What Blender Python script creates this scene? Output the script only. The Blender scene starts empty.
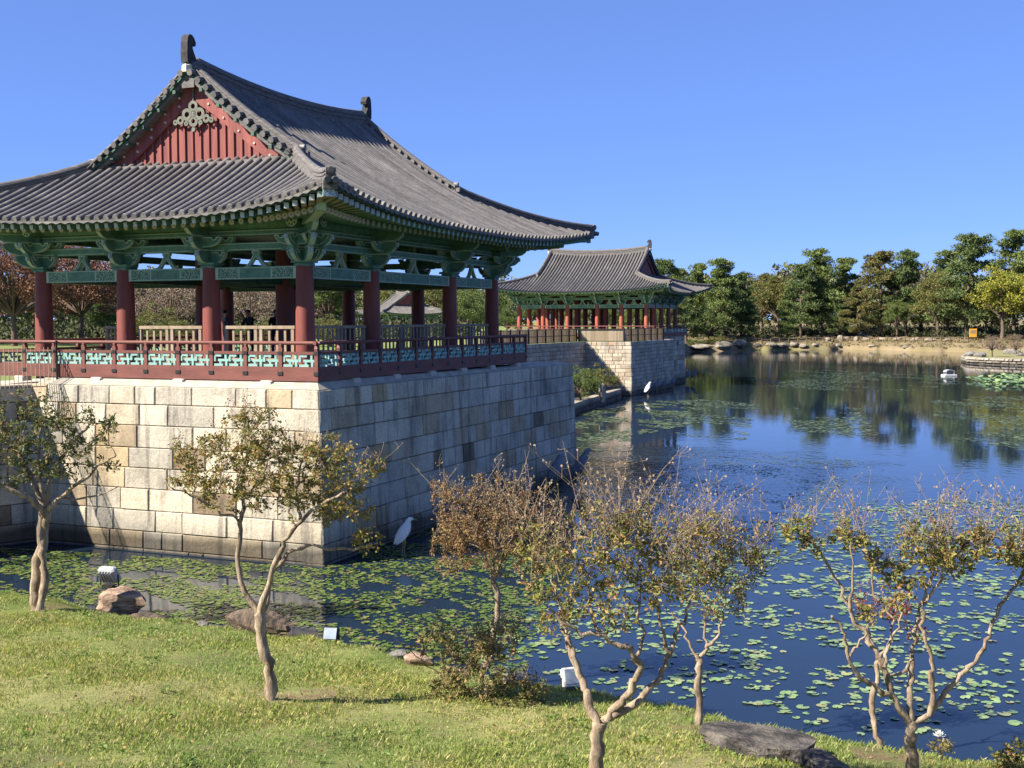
import bpy, math, random
import numpy as np
from mathutils import Vector, Matrix
from mathutils.geometry import tessellate_polygon

random.seed(7)
RNG = np.random.default_rng(7)
SC = bpy.context.scene
COL = SC.collection
R = math.radians

# ------------------------------------------------------------------ camera
CAM_H, FPX, PITCH, ROLL = 6.7, 1183.0, R(-3.116), R(-0.198)
cam_d = bpy.data.cameras.new('camera')
cam_d.sensor_fit = 'HORIZONTAL'
cam_d.sensor_width = 36.0
cam_d.lens = FPX * 36.0 / 1024.0
cam_d.clip_start, cam_d.clip_end = 0.1, 6000
cam = bpy.data.objects.new('camera', cam_d)
COL.objects.link(cam)
_fw = Vector((0, math.cos(PITCH), math.sin(PITCH)))
_up = Vector((0, -math.sin(PITCH), math.cos(PITCH)))
_rt = Vector((1, 0, 0))
_r2 = _rt * math.cos(ROLL) + _up * math.sin(ROLL)
_u2 = _up * math.cos(ROLL) - _rt * math.sin(ROLL)
cam.matrix_world = Matrix(((_r2.x, _u2.x, -_fw.x, 0), (_r2.y, _u2.y, -_fw.y, 0),
                           (_r2.z, _u2.z, -_fw.z, CAM_H), (0, 0, 0, 1)))
SC.camera = cam

# ------------------------------------------------------------------ sky, sun, exposure
SUN_EL = R(38.0)
SUN_AZ = R(68.5 + 180.0)          # where the sun stands, clockwise from +Y
world = bpy.data.worlds.new('World')
SC.world = world
world.use_nodes = True
wn = world.node_tree
wn.nodes.clear()
sky = wn.nodes.new('ShaderNodeTexSky')
sky.sky_type = 'NISHITA'
sky.sun_disc = False
sky.sun_elevation = SUN_EL
sky.sun_rotation = SUN_AZ
sky.air_density, sky.dust_density, sky.ozone_density = 1.0, 0.0, 10.0
sky.altitude = 5000
bg = wn.nodes.new('ShaderNodeBackground')
bg.inputs['Strength'].default_value = 0.15
wo = wn.nodes.new('ShaderNodeOutputWorld')
sg = wn.nodes.new('ShaderNodeGamma')
sg.inputs[1].default_value = 0.5
wn.links.new(sky.outputs[0], sg.inputs[0])
sx = wn.nodes.new('ShaderNodeMix')
sx.data_type, sx.blend_type = 'RGBA', 'MULTIPLY'
sx.inputs[0].default_value = 1.0
sx.inputs[7].default_value = (0.60, 0.73, 1.16, 1)
wn.links.new(sg.outputs[0], sx.inputs[6])
wn.links.new(sx.outputs[2], bg.inputs[0])
wn.links.new(bg.outputs[0], wo.inputs[0])

sun_d = bpy.data.lights.new('sun', 'SUN')
sun_d.energy = 5.0
sun_d.angle = R(0.5)
sun_d.color = (1.0, 0.91, 0.765)
sun = bpy.data.objects.new('sun', sun_d)
COL.objects.link(sun)
_sd = Vector((math.sin(SUN_AZ) * math.cos(SUN_EL), math.cos(SUN_AZ) * math.cos(SUN_EL), math.sin(SUN_EL)))
sun.rotation_euler = _sd.to_track_quat('Z', 'Y').to_euler()
sun.location = (-60, -40, 80)

SC.view_settings.view_transform = 'Standard'
SC.view_settings.look = 'None'
SC.view_settings.exposure = 1.42
SC.view_settings.gamma = 1.0
SC.view_settings.use_curve_mapping = False
SC.render.engine = 'CYCLES'
SC.cycles.max_bounces = 6
SC.cycles.diffuse_bounces = 3
SC.cycles.glossy_bounces = 3
SC.cycles.transmission_bounces = 3
SC.cycles.caustics_reflective = False
SC.cycles.caustics_refractive = False
SC.cycles.sample_clamp_indirect = 6
try:
    SC.cycles.use_denoising = True
    SC.cycles.denoiser = 'OPENIMAGEDENOISE'
except Exception:
    pass

# ------------------------------------------------------------------ pixel of the photograph -> point of the place
def ray(px, py):
    X, Y = px - 512.0, py - 384.0
    c, s = math.cos(-ROLL), math.sin(-ROLL)
    X, Y = X * c - Y * s, X * s + Y * c
    w = -Y / FPX
    c, s = math.cos(PITCH), math.sin(PITCH)
    return np.array([X / FPX, c - w * s, s + w * c])

def atz(px, py, z=0.0):
    r = ray(px, py)
    return np.array([0, 0, CAM_H]) + r * (z - CAM_H) / r[2]

def aty(px, py, y):
    r = ray(px, py)
    return np.array([0, 0, CAM_H]) + r * y / r[1]

def proj(P):
    P = np.asarray(P, float)
    x, y, z = P[..., 0], P[..., 1], P[..., 2] - CAM_H
    c, s = math.cos(PITCH), math.sin(PITCH)
    d = y * c + z * s
    w = -y * s + z * c
    d = np.where(np.abs(d) < 1e-3, 1e-3, d)
    X, Y = FPX * x / d, -FPX * w / d
    c, s = math.cos(ROLL), math.sin(ROLL)
    return 512 + X * c - Y * s, 384 + X * s + Y * c, d

# ------------------------------------------------------------------ objects
def tag(o, label=None, cat=None, group=None, kind=None):
    if label: o['label'] = label
    if cat: o['category'] = cat
    if group: o['group'] = group
    if kind: o['kind'] = kind
    return o

def empty(name, loc, rz=0.0):
    o = bpy.data.objects.new(name, None)
    o.empty_display_size = 0.3
    o.location = loc
    o.rotation_euler = (0, 0, rz)
    COL.objects.link(o)
    return o

def link(name, me, parent=None):
    o = bpy.data.objects.new(name, me)
    COL.objects.link(o)
    if parent is not None:
        o.parent = parent
    return o

def copy_tree(o, parent=None):
    c = o.copy()
    COL.objects.link(c)
    if parent is not None:
        c.parent = parent
    for ch in list(o.children):
        copy_tree(ch, c)
    return c

class MB:
    """collects faces of one mesh"""
    def __init__(self):
        self.v, self.f, self.m, self.s = [], [], [], []
    def add(self, vs, fs, mi=0, smooth=False):
        b = len(self.v)
        self.v.extend([tuple(p) for p in vs])
        for k, f in enumerate(fs):
            self.f.append([b + i for i in f])
            self.m.append(mi[k] if isinstance(mi, (list, tuple)) else mi)
            self.s.append(smooth)
    def box(self, c, s, mi=0, rz=0.0, M=None):
        x, y, z = s[0] / 2, s[1] / 2, s[2] / 2
        vs = [(-x, -y, -z), (x, -y, -z), (x, y, -z), (-x, y, -z), (-x, -y, z), (x, -y, z), (x, y, z), (-x, y, z)]
        if M is not None:
            vs = [tuple(M @ Vector(p)) for p in vs]
        elif rz:
            ca, sa = math.cos(rz), math.sin(rz)
            vs = [(p[0] * ca - p[1] * sa, p[0] * sa + p[1] * ca, p[2]) for p in vs]
        vs = [(p[0] + c[0], p[1] + c[1], p[2] + c[2]) for p in vs]
        self.add(vs, [(0, 3, 2, 1), (4, 5, 6, 7), (0, 1, 5, 4), (1, 2, 6, 5), (2, 3, 7, 6), (3, 0, 4, 7)], mi)
    def cbox(self, c, s, ch=0.02, mi=0, M=None):
        """box with chamfered vertical and top edges"""
        x, y, z = s[0] / 2, s[1] / 2, s[2] / 2
        def ring(zz, i):
            a, b = x - i, y - i
            return [(-a + ch, -b, zz), (a - ch, -b, zz), (a, -b + ch, zz), (a, b - ch, zz), (a - ch, b, zz), (-a + ch, b, zz), (-a, b - ch, zz), (-a, -b + ch, zz)]
        rs = [ring(-z, 0), ring(z - ch, 0), ring(z, ch)]
        vs = [p for r in rs for p in r]
        fs = [tuple(range(7, -1, -1)), tuple(range(16, 24))]
        for k in (0, 1):
            for i in range(8):
                j = (i + 1) % 8
                fs.append((k * 8 + i, k * 8 + j, k * 8 + 8 + j, k * 8 + 8 + i))
        if M is not None:
            vs = [tuple(M @ Vector(p)) for p in vs]
        self.add([(p[0] + c[0], p[1] + c[1], p[2] + c[2]) for p in vs], fs, mi)
    def tube(self, pts, rad, n=8, mi=0, caps=True, smooth=True, cap_mi=None, squash=1.0):
        pts = [Vector(p) for p in pts]
        if not isinstance(rad, (list, tuple, np.ndarray)):
            rad = [rad] * len(pts)
        vs = []
        t0 = (pts[1] - pts[0]).normalized()
        a = t0.orthogonal().normalized()
        if abs(t0.z) < 0.9:
            a = t0.cross(Vector((0, 0, 1))).normalized()
        for i, p in enumerate(pts):
            if i == 0: t = pts[1] - pts[0]
            elif i == len(pts) - 1: t = pts[-1] - pts[-2]
            else: t = pts[i + 1] - pts[i - 1]
            t.normalize()
            a = (a - t * a.dot(t))
            if a.length < 1e-6: a = t.orthogonal()
            a.normalize()
            b = t.cross(a)
            for k in range(n):
                an = 2 * math.pi * k / n
                vs.append(p + (a * math.cos(an) + b * math.sin(an) * squash) * rad[i])
        fs = []
        for i in range(len(pts) - 1):
            for k in range(n):
                k2 = (k + 1) % n
                fs.append((i * n + k, i * n + k2, (i + 1) * n + k2, (i + 1) * n + k))
        self.add(vs, fs, mi, smooth)
        if caps:
            cm = mi if cap_mi is None else cap_mi
            self.add(vs[:n], [tuple(range(n - 1, -1, -1))], cm)
            self.add(vs[-n:], [tuple(range(n))], cm)
    def prism(self, outline, th, M, mi=0, rim=None, inset=0.0, inner=None):
        """2-D outline (x,z), thickness th along local y, placed by matrix M; with inset, a rim band and an inner face"""
        n = len(outline)
        ar = sum(outline[i][0] * outline[(i + 1) % n][1] - outline[(i + 1) % n][0] * outline[i][1] for i in range(n))
        if ar < 0:
            outline = outline[::-1]
        rim = mi if rim is None else rim
        tris = tessellate_polygon([[Vector((p[0], p[1], 0)) for p in outline]])
        F = [M @ Vector((p[0], -th / 2, p[1])) for p in outline]
        B = [M @ Vector((p[0], th / 2, p[1])) for p in outline]
        self.add(F + B, [(i, i + n, (i + 1) % n + n, (i + 1) % n) for i in range(n)], rim)
        if inset <= 0:
            self.add(F, [tuple(t) for t in tris], mi)
            self.add(B, [tuple(t[::-1]) for t in tris], mi)
            return
        ins = []
        for i in range(n):
            a, b, c = Vector(outline[i - 1]), Vector(outline[i]), Vector(outline[(i + 1) % n])
            d1, d2 = (b - a), (c - b)
            if d1.length < 1e-9 or d2.length < 1e-9:
                ins.append(outline[i]); continue
            d1.normalize(); d2.normalize()
            n1, n2 = Vector((-d1.y, d1.x)), Vector((-d2.y, d2.x))
            m = n1 + n2
            k = max(0.35, 1 + n1.dot(n2))
            ins.append(tuple(b + m * (inset / k)))
        inner = mi if inner is None else inner
        for sgn, outer in ((-1, F), (1, B)):
            I = [M @ Vector((p[0], sgn * (th / 2 - 0.008), p[1])) for p in ins]
            vs = outer + I
            if sgn < 0:
                self.add(vs, [(i, (i + 1) % n, n + (i + 1) % n, n + i) for i in range(n)], rim)
                self.add(I, [tuple(t) for t in tris], inner)
            else:
                self.add(vs, [((i + 1) % n, i, n + i, n + (i + 1) % n) for i in range(n)], rim)
                self.add(I, [tuple(t[::-1]) for t in tris], inner)
    def sweep(self, pts, prof, mi=0, smooth=False, caps=True, up=Vector((0, 0, 1))):
        """profile (across, up) swept along pts"""
        pts = [Vector(p) for p in pts]
        n = len(prof)
        vs = []
        for i, p in enumerate(pts):
            t = (pts[min(i + 1, len(pts) - 1)] - pts[max(i - 1, 0)])
            s = t.cross(up).normalized()
            for (a, b) in prof:
                vs.append(p + s * a + up * b)
        fs = []
        for i in range(len(pts) - 1):
            for k in range(n):
                k2 = (k + 1) % n
                fs.append((i * n + k, i * n + k2, (i + 1) * n + k2, (i + 1) * n + k))
        self.add(vs, fs, mi, smooth)
        if caps:
            tr = tessellate_polygon([[Vector((a, b, 0)) for a, b in prof]])
            self.add(vs[:n], [tuple(t) for t in tr], mi)
            self.add(vs[-n:], [tuple(t[::-1]) for t in tr], mi)
    def mesh(self, name, mats):
        me = bpy.data.meshes.new(name)
        me.from_pydata(self.v, [], self.f)
        for m in (mats if isinstance(mats, (list, tuple)) else [mats]):
            me.materials.append(m)
        me.polygons.foreach_set('material_index', self.m)
        me.polygons.foreach_set('use_smooth', self.s)
        me.update()
        return me
    def build(self, name, mats, parent=None):
        return link(name, self.mesh(name, mats), parent)

def np_mesh(name, V, F, mats, mi=None, smooth=False):
    """V (n,3), F (m,k) arrays"""
    V = np.asarray(V, np.float32); F = np.asarray(F, np.int32)
    me = bpy.data.meshes.new(name)
    me.vertices.add(len(V)); me.vertices.foreach_set('co', V.ravel())
    k = F.shape[1]
    me.loops.add(F.size); me.loops.foreach_set('vertex_index', F.ravel())
    me.polygons.add(len(F))
    me.polygons.foreach_set('loop_start', np.arange(0, F.size, k, dtype=np.int32))
    if mi is not None:
        me.polygons.foreach_set('material_index', np.asarray(mi, np.int32))
    me.polygons.foreach_set('use_smooth', np.full(len(F), smooth))
    for m in (mats if isinstance(mats, (list, tuple)) else [mats]):
        me.materials.append(m)
    me.update(calc_edges=True)
    me.validate()
    return me

# ------------------------------------------------------------------ materials
def new_mat(name):
    m = bpy.data.materials.new(name)
    m.use_nodes = True
    nt = m.node_tree
    b = nt.nodes.get('Principled BSDF')
    return m, nt, b

def N(nt, typ, **kw):
    n = nt.nodes.new(typ)
    for k, v in kw.items():
        setattr(n, k, v)
    return n

def ramp(nt, fac, stops, interp='LINEAR'):
    r = N(nt, 'ShaderNodeValToRGB')
    e = r.color_ramp.elements
    r.color_ramp.interpolation = interp
    while len(e) < len(stops):
        e.new(0.5)
    for i, (p, c) in enumerate(stops):
        e[i].position = p
        e[i].color = (c[0], c[1], c[2], 1) if isinstance(c, (tuple, list)) else (c, c, c, 1)
    nt.links.new(fac, r.inputs[0])
    return r.outputs[0]

def noise(nt, scale, detail=4, rough=0.55, stretch=None, world=False, off=(0, 0, 0)):
    tc = N(nt, 'ShaderNodeNewGeometry') if world else N(nt, 'ShaderNodeTexCoord')
    src = tc.outputs['Position'] if world else tc.outputs['Object']
    mp = N(nt, 'ShaderNodeMapping')
    if stretch: mp.inputs['Scale'].default_value = stretch
    mp.inputs['Location'].default_value = off
    nt.links.new(src, mp.inputs[0])
    n = N(nt, 'ShaderNodeTexNoise')
    n.inputs['Scale'].default_value = scale
    n.inputs['Detail'].default_value = detail
    n.inputs['Roughness'].default_value = rough
    nt.links.new(mp.outputs[0], n.inputs['Vector'])
    return n.outputs['Fac']

def mixc(nt, fac, a, b, mode='MIX'):
    m = N(nt, 'ShaderNodeMix', data_type='RGBA', blend_type=mode)
    for i, v in ((0, fac), (6, a), (7, b)):
        if isinstance(v, (int, float)):
            m.inputs[i].default_value = v
        elif isinstance(v, (tuple, list)):
            m.inputs[i].default_value = (v[0], v[1], v[2], 1)
        else:
            nt.links.new(v, m.inputs[i])
    return m.outputs[2]

def bump(nt, b, h, strength=0.3, dist=0.02):
    bm = N(nt, 'ShaderNodeBump')
    bm.inputs['Strength'].default_value = strength
    bm.inputs['Distance'].default_value = dist
    nt.links.new(h, bm.inputs['Height'])
    nt.links.new(bm.outputs[0], b.inputs['Normal'])

def pmat(name, c1, c2, scale=6, rough=0.7, stretch=None, bmp=0.25, bdist=0.02, metal=0.0, lo=0.35, hi=0.65, spec=0.35, detail=5, world=False, island=0.0):
    m, nt, b = new_mat(name)
    f = noise(nt, scale, detail, 0.6, stretch, world)
    c = ramp(nt, f, [(lo, c1), (hi, c2)])
    if island:
        g = N(nt, 'ShaderNodeNewGeometry')
        v = ramp(nt, g.outputs['Random Per Island'], [(0, 1 - island), (1, 1 + island)])
        c = mixc(nt, 1.0, c, v, 'MULTIPLY')
    nt.links.new(c, b.inputs['Base Color'])
    b.inputs['Roughness'].default_value = rough
    b.inputs['Metallic'].default_value = metal
    b.inputs['Specular IOR Level'].default_value = spec
    if bmp:
        bump(nt, b, noise(nt, scale * 4, 4, 0.65, stretch, world), bmp, bdist)
    return m

def leaf_mat(name, stops, trans=0.35, rough=0.55, patch=None):
    m, nt, b = new_mat(name)
    g = N(nt, 'ShaderNodeNewGeometry')
    c = ramp(nt, g.outputs['Random Per Island'], stops)
    if patch:
        f = noise(nt, patch[0], 3, 0.5)
        c = mixc(nt, ramp(nt, f, [(0.42, 0.0), (0.6, 1.0)]), c, mixc(nt, 1.0, c, patch[1], 'MULTIPLY'))
    nt.links.new(c, b.inputs['Base Color'])
    b.inputs['Roughness'].default_value = rough
    b.inputs['Specular IOR Level'].default_value = 0.25
    t = N(nt, 'ShaderNodeBsdfTranslucent')
    nt.links.new(c, t.inputs['Color'])
    mx = N(nt, 'ShaderNodeMixShader')
    mx.inputs[0].default_value = trans
    nt.links.new(b.outputs[0], mx.inputs[1])
    nt.links.new(t.outputs[0], mx.inputs[2])
    out = nt.nodes.get('Material Output')
    nt.links.new(mx.outputs[0], out.inputs['Surface'])
    return m

def stone_mat(name, stops, streak=0.5, stain_z=None, mortar=False):
    m, nt, b = new_mat(name)
    g = N(nt, 'ShaderNodeNewGeometry')
    c = ramp(nt, g.outputs['Random Per Island'], stops)
    n1 = noise(nt, 1.1, 6, 0.65, None, True)
    c = mixc(nt, 1.0, c, ramp(nt, n1, [(0.3, 0.68), (0.5, 1.0), (0.72, 1.12)]), 'MULTIPLY')
    n2 = noise(nt, 2.2, 5, 0.6, (1.6, 1.6, 0.16), True, (3, 1, 0))
    c = mixc(nt, 1.0, c, ramp(nt, n2, [(0.36, (1 - streak, 1 - streak, 1 - streak * 0.92)), (0.5, 1.0)]), 'MULTIPLY')
    n3 = noise(nt, 14, 4, 0.7, None, True)
    c = mixc(nt, 1.0, c, ramp(nt, n3, [(0.3, 0.74), (0.7, 1.14)]), 'MULTIPLY')
    n4 = noise(nt, 0.42, 4, 0.6, None, True, (9, 4, 2))
    c = mixc(nt, ramp(nt, n4, [(0.5, 0.0), (0.66, 0.45)]), c, mixc(nt, 1.0, c, (0.62, 0.60, 0.56), 'MULTIPLY'))
    n5 = noise(nt, 30, 5, 0.8, None, True, (1, 7, 3))
    c = mixc(nt, ramp(nt, n5, [(0.62, 0.0), (0.7, 0.55)]), c, (0.12, 0.11, 0.085))
    if stain_z is not None:
        sx = N(nt, 'ShaderNodeSeparateXYZ')
        nt.links.new(g.outputs['Position'], sx.inputs[0])
        ad = N(nt, 'ShaderNodeMath', operation='ADD')
        nt.links.new(sx.outputs[2], ad.inputs[0])
        sc = N(nt, 'ShaderNodeMath', operation='MULTIPLY')
        nt.links.new(n1, sc.inputs[0]); sc.inputs[1].default_value = -0.5
        nt.links.new(sc.outputs[0], ad.inputs[1])
        f = ramp(nt, ad.outputs[0], [(stain_z * 0.12, 0.24), (stain_z * 0.34, 0.66), (stain_z * 0.9, 1.0)])
        c = mixc(nt, 1.0, c, f, 'MULTIPLY')
    nt.links.new(c, b.inputs['Base Color'])
    b.inputs['Roughness'].default_value = 0.85
    b.inputs['Specular IOR Level'].default_value = 0.25
    bump(nt, b, noise(nt, 9, 7, 0.75, None, True), 0.75, 0.04)
    return m

M = {}
M['stone'] = stone_mat('pale_cut_stone', [(0.0, (0.47, 0.41, 0.31)), (0.14, (0.57, 0.51, 0.40)), (0.28, (0.40, 0.37, 0.31)), (0.42, (0.52, 0.47, 0.38)),
                                          (0.58, (0.59, 0.53, 0.42)), (0.74, (0.50, 0.44, 0.34)), (0.84, (0.44, 0.33, 0.19)), (0.90, (0.48, 0.40, 0.28)), (0.955, (0.25, 0.19, 0.125)), (1.0, (0.20, 0.16, 0.115))], 0.42, 0.9)
M['stone_far'] = stone_mat('pale_small_brick_stone', [(0.0, (0.42, 0.36, 0.27)), (0.4, (0.52, 0.46, 0.36)), (0.8, (0.36, 0.31, 0.24)), (1.0, (0.46, 0.35, 0.24))], 0.3, 0.8)
M['cap'] = pmat('weathered_slab', (0.40, 0.37, 0.31), (0.52, 0.48, 0.41), 2.5, 0.85, None, 0.3, 0.02)
M['joint'] = pmat('dark_joint', (0.05, 0.045, 0.04), (0.09, 0.08, 0.07), 5, 0.95, None, 0.2)
M['red_wood'] = pmat('red_painted_wood', (0.155, 0.040, 0.032), (0.215, 0.060, 0.047), 5, 0.62, (1, 1, 0.15), 0.35, 0.01, island=0.1)
M['red_sunlit'] = pmat('sunlit_red_column_paint', (0.26, 0.065, 0.04), (0.34, 0.095, 0.058), 5, 0.6, (1, 1, 0.2), 0.3, 0.01)  # lighter copy of the red for distant columns, sunlight put into the colour
M['red_board'] = pmat('red_oxide_board', (0.115, 0.040, 0.033), (0.17, 0.060, 0.048), 4, 0.65, (0.3, 0.3, 1.2), 0.3, 0.01)
M['gable_red'] = pmat('gable_red_planks', (0.165, 0.040, 0.036), (0.235, 0.066, 0.056), 5, 0.65, (1.5, 1.5, 0.12), 0.35, 0.012, island=0.18)
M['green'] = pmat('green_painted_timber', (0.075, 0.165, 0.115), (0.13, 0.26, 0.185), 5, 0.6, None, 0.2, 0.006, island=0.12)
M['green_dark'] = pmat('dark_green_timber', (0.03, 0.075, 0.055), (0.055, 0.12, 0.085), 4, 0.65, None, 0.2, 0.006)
M['green_pat'] = pmat('green_patterned_paint', (0.055, 0.13, 0.09), (0.26, 0.36, 0.25), 22, 0.6, None, 0.1, 0.004, lo=0.47, hi=0.56, detail=1)
M['pale_line'] = pmat('pale_green_line', (0.34, 0.46, 0.34), (0.44, 0.54, 0.40), 8, 0.6, None, 0.1, 0.004)
M['teal'] = pmat('teal_lattice_paint', (0.17, 0.33, 0.31), (0.25, 0.42, 0.385), 5, 0.55, None, 0.15, 0.004, island=0.08)
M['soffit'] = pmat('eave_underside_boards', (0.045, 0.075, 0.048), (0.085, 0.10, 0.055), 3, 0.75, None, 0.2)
M['tan_end'] = pmat('rafter_tan', (0.30, 0.22, 0.13), (0.38, 0.28, 0.17), 9, 0.7, None, 0.15)
M['white_end'] = pmat('rafter_end_white', (0.42, 0.45, 0.42), (0.55, 0.56, 0.52), 30, 0.6, None, 0.1, 0.003)
M['blue_end'] = pmat('rafter_end_blue', (0.16, 0.26, 0.36), (0.50, 0.54, 0.54), 40, 0.6, None, 0.1, 0.003, lo=0.44, hi=0.56, detail=0)
M['dot_dark'] = pmat('rosette_dark', (0.04, 0.05, 0.05), (0.07, 0.08, 0.07), 9, 0.6)
M['metal_black'] = pmat('black_iron', (0.012, 0.012, 0.012), (0.025, 0.025, 0.024), 10, 0.5, None, 0.1)
M['barrier'] = pmat('weathered_tan_wood', (0.20, 0.155, 0.105), (0.32, 0.255, 0.18), 5, 0.75, (1, 1, 0.2), 0.3, 0.01, island=0.1)
M['deck'] = pmat('floor_boards', (0.10, 0.075, 0.055), (0.15, 0.115, 0.085), 3, 0.7, (0.2, 3, 1), 0.2)
M['ornament'] = pmat('dark_roof_ornament', (0.018, 0.018, 0.020), (0.045, 0.044, 0.044), 6, 0.8, None, 0.4, 0.03)
M['mortar'] = pmat('white_lime_mortar', (0.38, 0.35, 0.30), (0.58, 0.54, 0.47), 7, 0.9, None, 0.4, 0.02)
M['iron_ornament'] = pmat('grey_green_iron_plate', (0.09, 0.10, 0.08), (0.15, 0.155, 0.125), 8, 0.6, None, 0.2)

def tile_mat():
    m, nt, b = new_mat('grey_clay_tile')
    n1 = noise(nt, 1.3, 6, 0.65)
    c = ramp(nt, n1, [(0.3, (0.088, 0.083, 0.080)), (0.55, (0.128, 0.121, 0.117)), (0.8, (0.165, 0.156, 0.150))])
    n2 = noise(nt, 7, 5, 0.7)
    c = mixc(nt, 1.0, c, ramp(nt, n2, [(0.3, 0.72), (0.7, 1.22)]), 'MULTIPLY')
    g = N(nt, 'ShaderNodeNewGeometry')
    c = mixc(nt, 1.0, c, ramp(nt, g.outputs['Random Per Island'], [(0, 0.78), (1, 1.22)]), 'MULTIPLY')
    # pale weathering in broken diagonal bands
    n3 = noise(nt, 0.55, 5, 0.75, (1.0, 0.35, 0.35), False, (2.2, 5, 1))
    c = mixc(nt, ramp(nt, n3, [(0.56, 0.0), (0.68, 0.6)]), c, (0.27, 0.255, 0.24))
    nt.links.new(c, b.inputs['Base Color'])
    b.inputs['Roughness'].default_value = 0.72
    b.inputs['Specular IOR Level'].default_value = 0.35
    bump(nt, b, noise(nt, 18, 5, 0.7), 0.35, 0.02)
    return m
M['tile'] = tile_mat()
M['tile_dark'] = pmat('tile_trough', (0.045, 0.042, 0.042), (0.075, 0.07, 0.068), 5, 0.85, None, 0.35, 0.02)
M['tile_cap'] = pmat('eave_tile_end', (0.11, 0.105, 0.10), (0.24, 0.225, 0.21), 8, 0.75, None, 0.4, 0.01, island=0.2)
M['tile_ridge'] = pmat('stacked_ridge_tile', (0.085, 0.08, 0.078), (0.16, 0.15, 0.145), 4, 0.8, (1, 1, 4), 0.4, 0.02)

# ================================================================== setting: ground, water, land
YAW = R(22.479)
VV = np.array([math.sin(YAW), math.cos(YAW), 0.0])       # along the ridge of the near pavilion, away from the viewer
UU = np.array([-math.cos(YAW), math.sin(YAW), 0.0])      # along its gable side, to the left
C0 = np.array([-5.915, 33.919, 0.0])
def B(a, b, z=0.0):
    return C0 + UU * a + VV * b + np.array([0, 0, z])
ZT = 4.79                                               # top of the near stone wall
WC, WF, WK = B(-1.31, -1.4), B(-1.31, 19.2), B(4.0, 19.2)
IC = B(8.85, -1.4)
LWD = np.array([-0.728, -0.686, 0.0])
LW = IC + LWD * 17.0
P2A, P2B, P2C, P2D = np.array([-1.6, 87.0, 0]), np.array([6.45, 104.5, 0]), np.array([10.4, 103.1, 0]), np.array([15.9, 116.6, 0])
PFN, PFF = np.array([13.85, 117.0, 0]), np.array([18.75, 128.5, 0])

SHX = np.array([-60, -30, -21.5, -12.5, -9.3, -6.8, -3.75, -1.8, 0.83, 2.84, 3.99, 5.64, 7.3, 12, 20, 60.])
SHY = np.array([50, 37, 33.2, 28.6, 26.35, 25.3, 23.9, 22.5, 20.6, 19.75, 18.7, 17.85, 17.2, 14.6, 10.5, -8.])
def bank_z(x, y):
    x = np.asarray(x, float); y = np.asarray(y, float)
    ys = np.interp(x, SHX, SHY) + 0.10 * np.sin(x * 1.7) + 0.07 * np.sin(x * 4.3 + 1) + 0.05 * np.sin(x * 9.1 + 2) + 0.04 * np.sin(x * 17.3)
    s = (ys - y) * 0.867
    zp = 0.06 + 0.42 * np.minimum(s, 0.7) + 0.125 * np.clip(s - 0.7, 0, None) + 0.22 * np.clip(s - 9.0, 0, None)
    zp = zp + 0.05 * np.sin(x * 0.9 + y * 0.4) * np.clip(s, 0, 1) + 0.025 * np.sin(x * 2.7 - y * 2.2) * np.clip(s, 0, 1)
    return np.where(s < 0, 0.06 + s * 0.75, np.minimum(zp, 5.05))

def bank_hit(px, py):
    """where the view of a pixel meets the bank"""
    r = ray(px, py)
    t = np.linspace(4, 40, 3000)
    P = np.array([0, 0, CAM_H]) + t[:, None] * r
    d = P[:, 2] - bank_z(P[:, 0], P[:, 1])
    hit = (d < 0) & (P[:, 2] > 0.05)
    if hit.any():
        return P[np.argmax(hit)]
    p = atz(px, py, 0.1)
    while float(bank_z(p[0], p[1])) < 0.10:
        p = p - np.array([0, 0.05, 0])
    p[2] = float(bank_z(p[0], p[1]))
    return p

def sheet(name, pts, z, mat, kind='structure'):
    tr = tessellate_polygon([[Vector((p[0], p[1], 0)) for p in pts]])
    mb = MB()
    mb.add([(p[0], p[1], z) for p in pts], [])
    for t in tr:
        a, b, c = (Vector((pts[i][0], pts[i][1], 0)) for i in t)
        t = list(t)
        if (b - a).cross(c - a).z < 0: t = t[::-1]
        mb.f.append(t); mb.m.append(0); mb.s.append(False)
    return tag(mb.build(name, mat), kind=kind)

def grass_ground(name, greens, drys, dirt, sc=0.35):
    m, nt, b = new_mat(name)
    n1 = noise(nt, sc, 5, 0.6, None, True)
    n2 = noise(nt, sc * 6, 5, 0.7, None, True)
    n3 = noise(nt, 26, 4, 0.75, None, True)
    c = ramp(nt, n1, [(0.32, greens[0]), (0.5, greens[1]), (0.66, drys)])
    c = mixc(nt, ramp(nt, n2, [(0.5, 0.0), (0.7, 0.8)]), c, dirt)
    if name == 'bank_soil_and_turf':
        at = N(nt, 'ShaderNodeAttribute', attribute_name='soil')
        ml_ = N(nt, 'ShaderNodeMath', operation='MULTIPLY')
        nt.links.new(at.outputs['Fac'], ml_.inputs[0])
        nt.links.new(ramp(nt, n2, [(0.38, 0.0), (0.56, 1.0)]), ml_.inputs[1])
        c = mixc(nt, ml_.outputs[0], c, (0.17, 0.118, 0.072))
    c = mixc(nt, 1.0, c, ramp(nt, n3, [(0.3, 0.6), (0.7, 1.35)]), 'MULTIPLY')
    nt.links.new(c, b.inputs['Base Color'])
    b.inputs['Roughness'].default_value = 0.9
    b.inputs['Specular IOR Level'].default_value = 0.15
    bump(nt, b, n3, 0.6, 0.04)
    return m
M['bank'] = grass_ground('bank_soil_and_turf', ((0.11, 0.155, 0.036), (0.175, 0.21, 0.06)), (0.28, 0.26, 0.11), (0.22, 0.185, 0.09))
M['lawn'] = grass_ground('park_lawn', ((0.13, 0.19, 0.045), (0.18, 0.23, 0.065)), (0.25, 0.25, 0.10), (0.20, 0.18, 0.10), 0.05)
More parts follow.
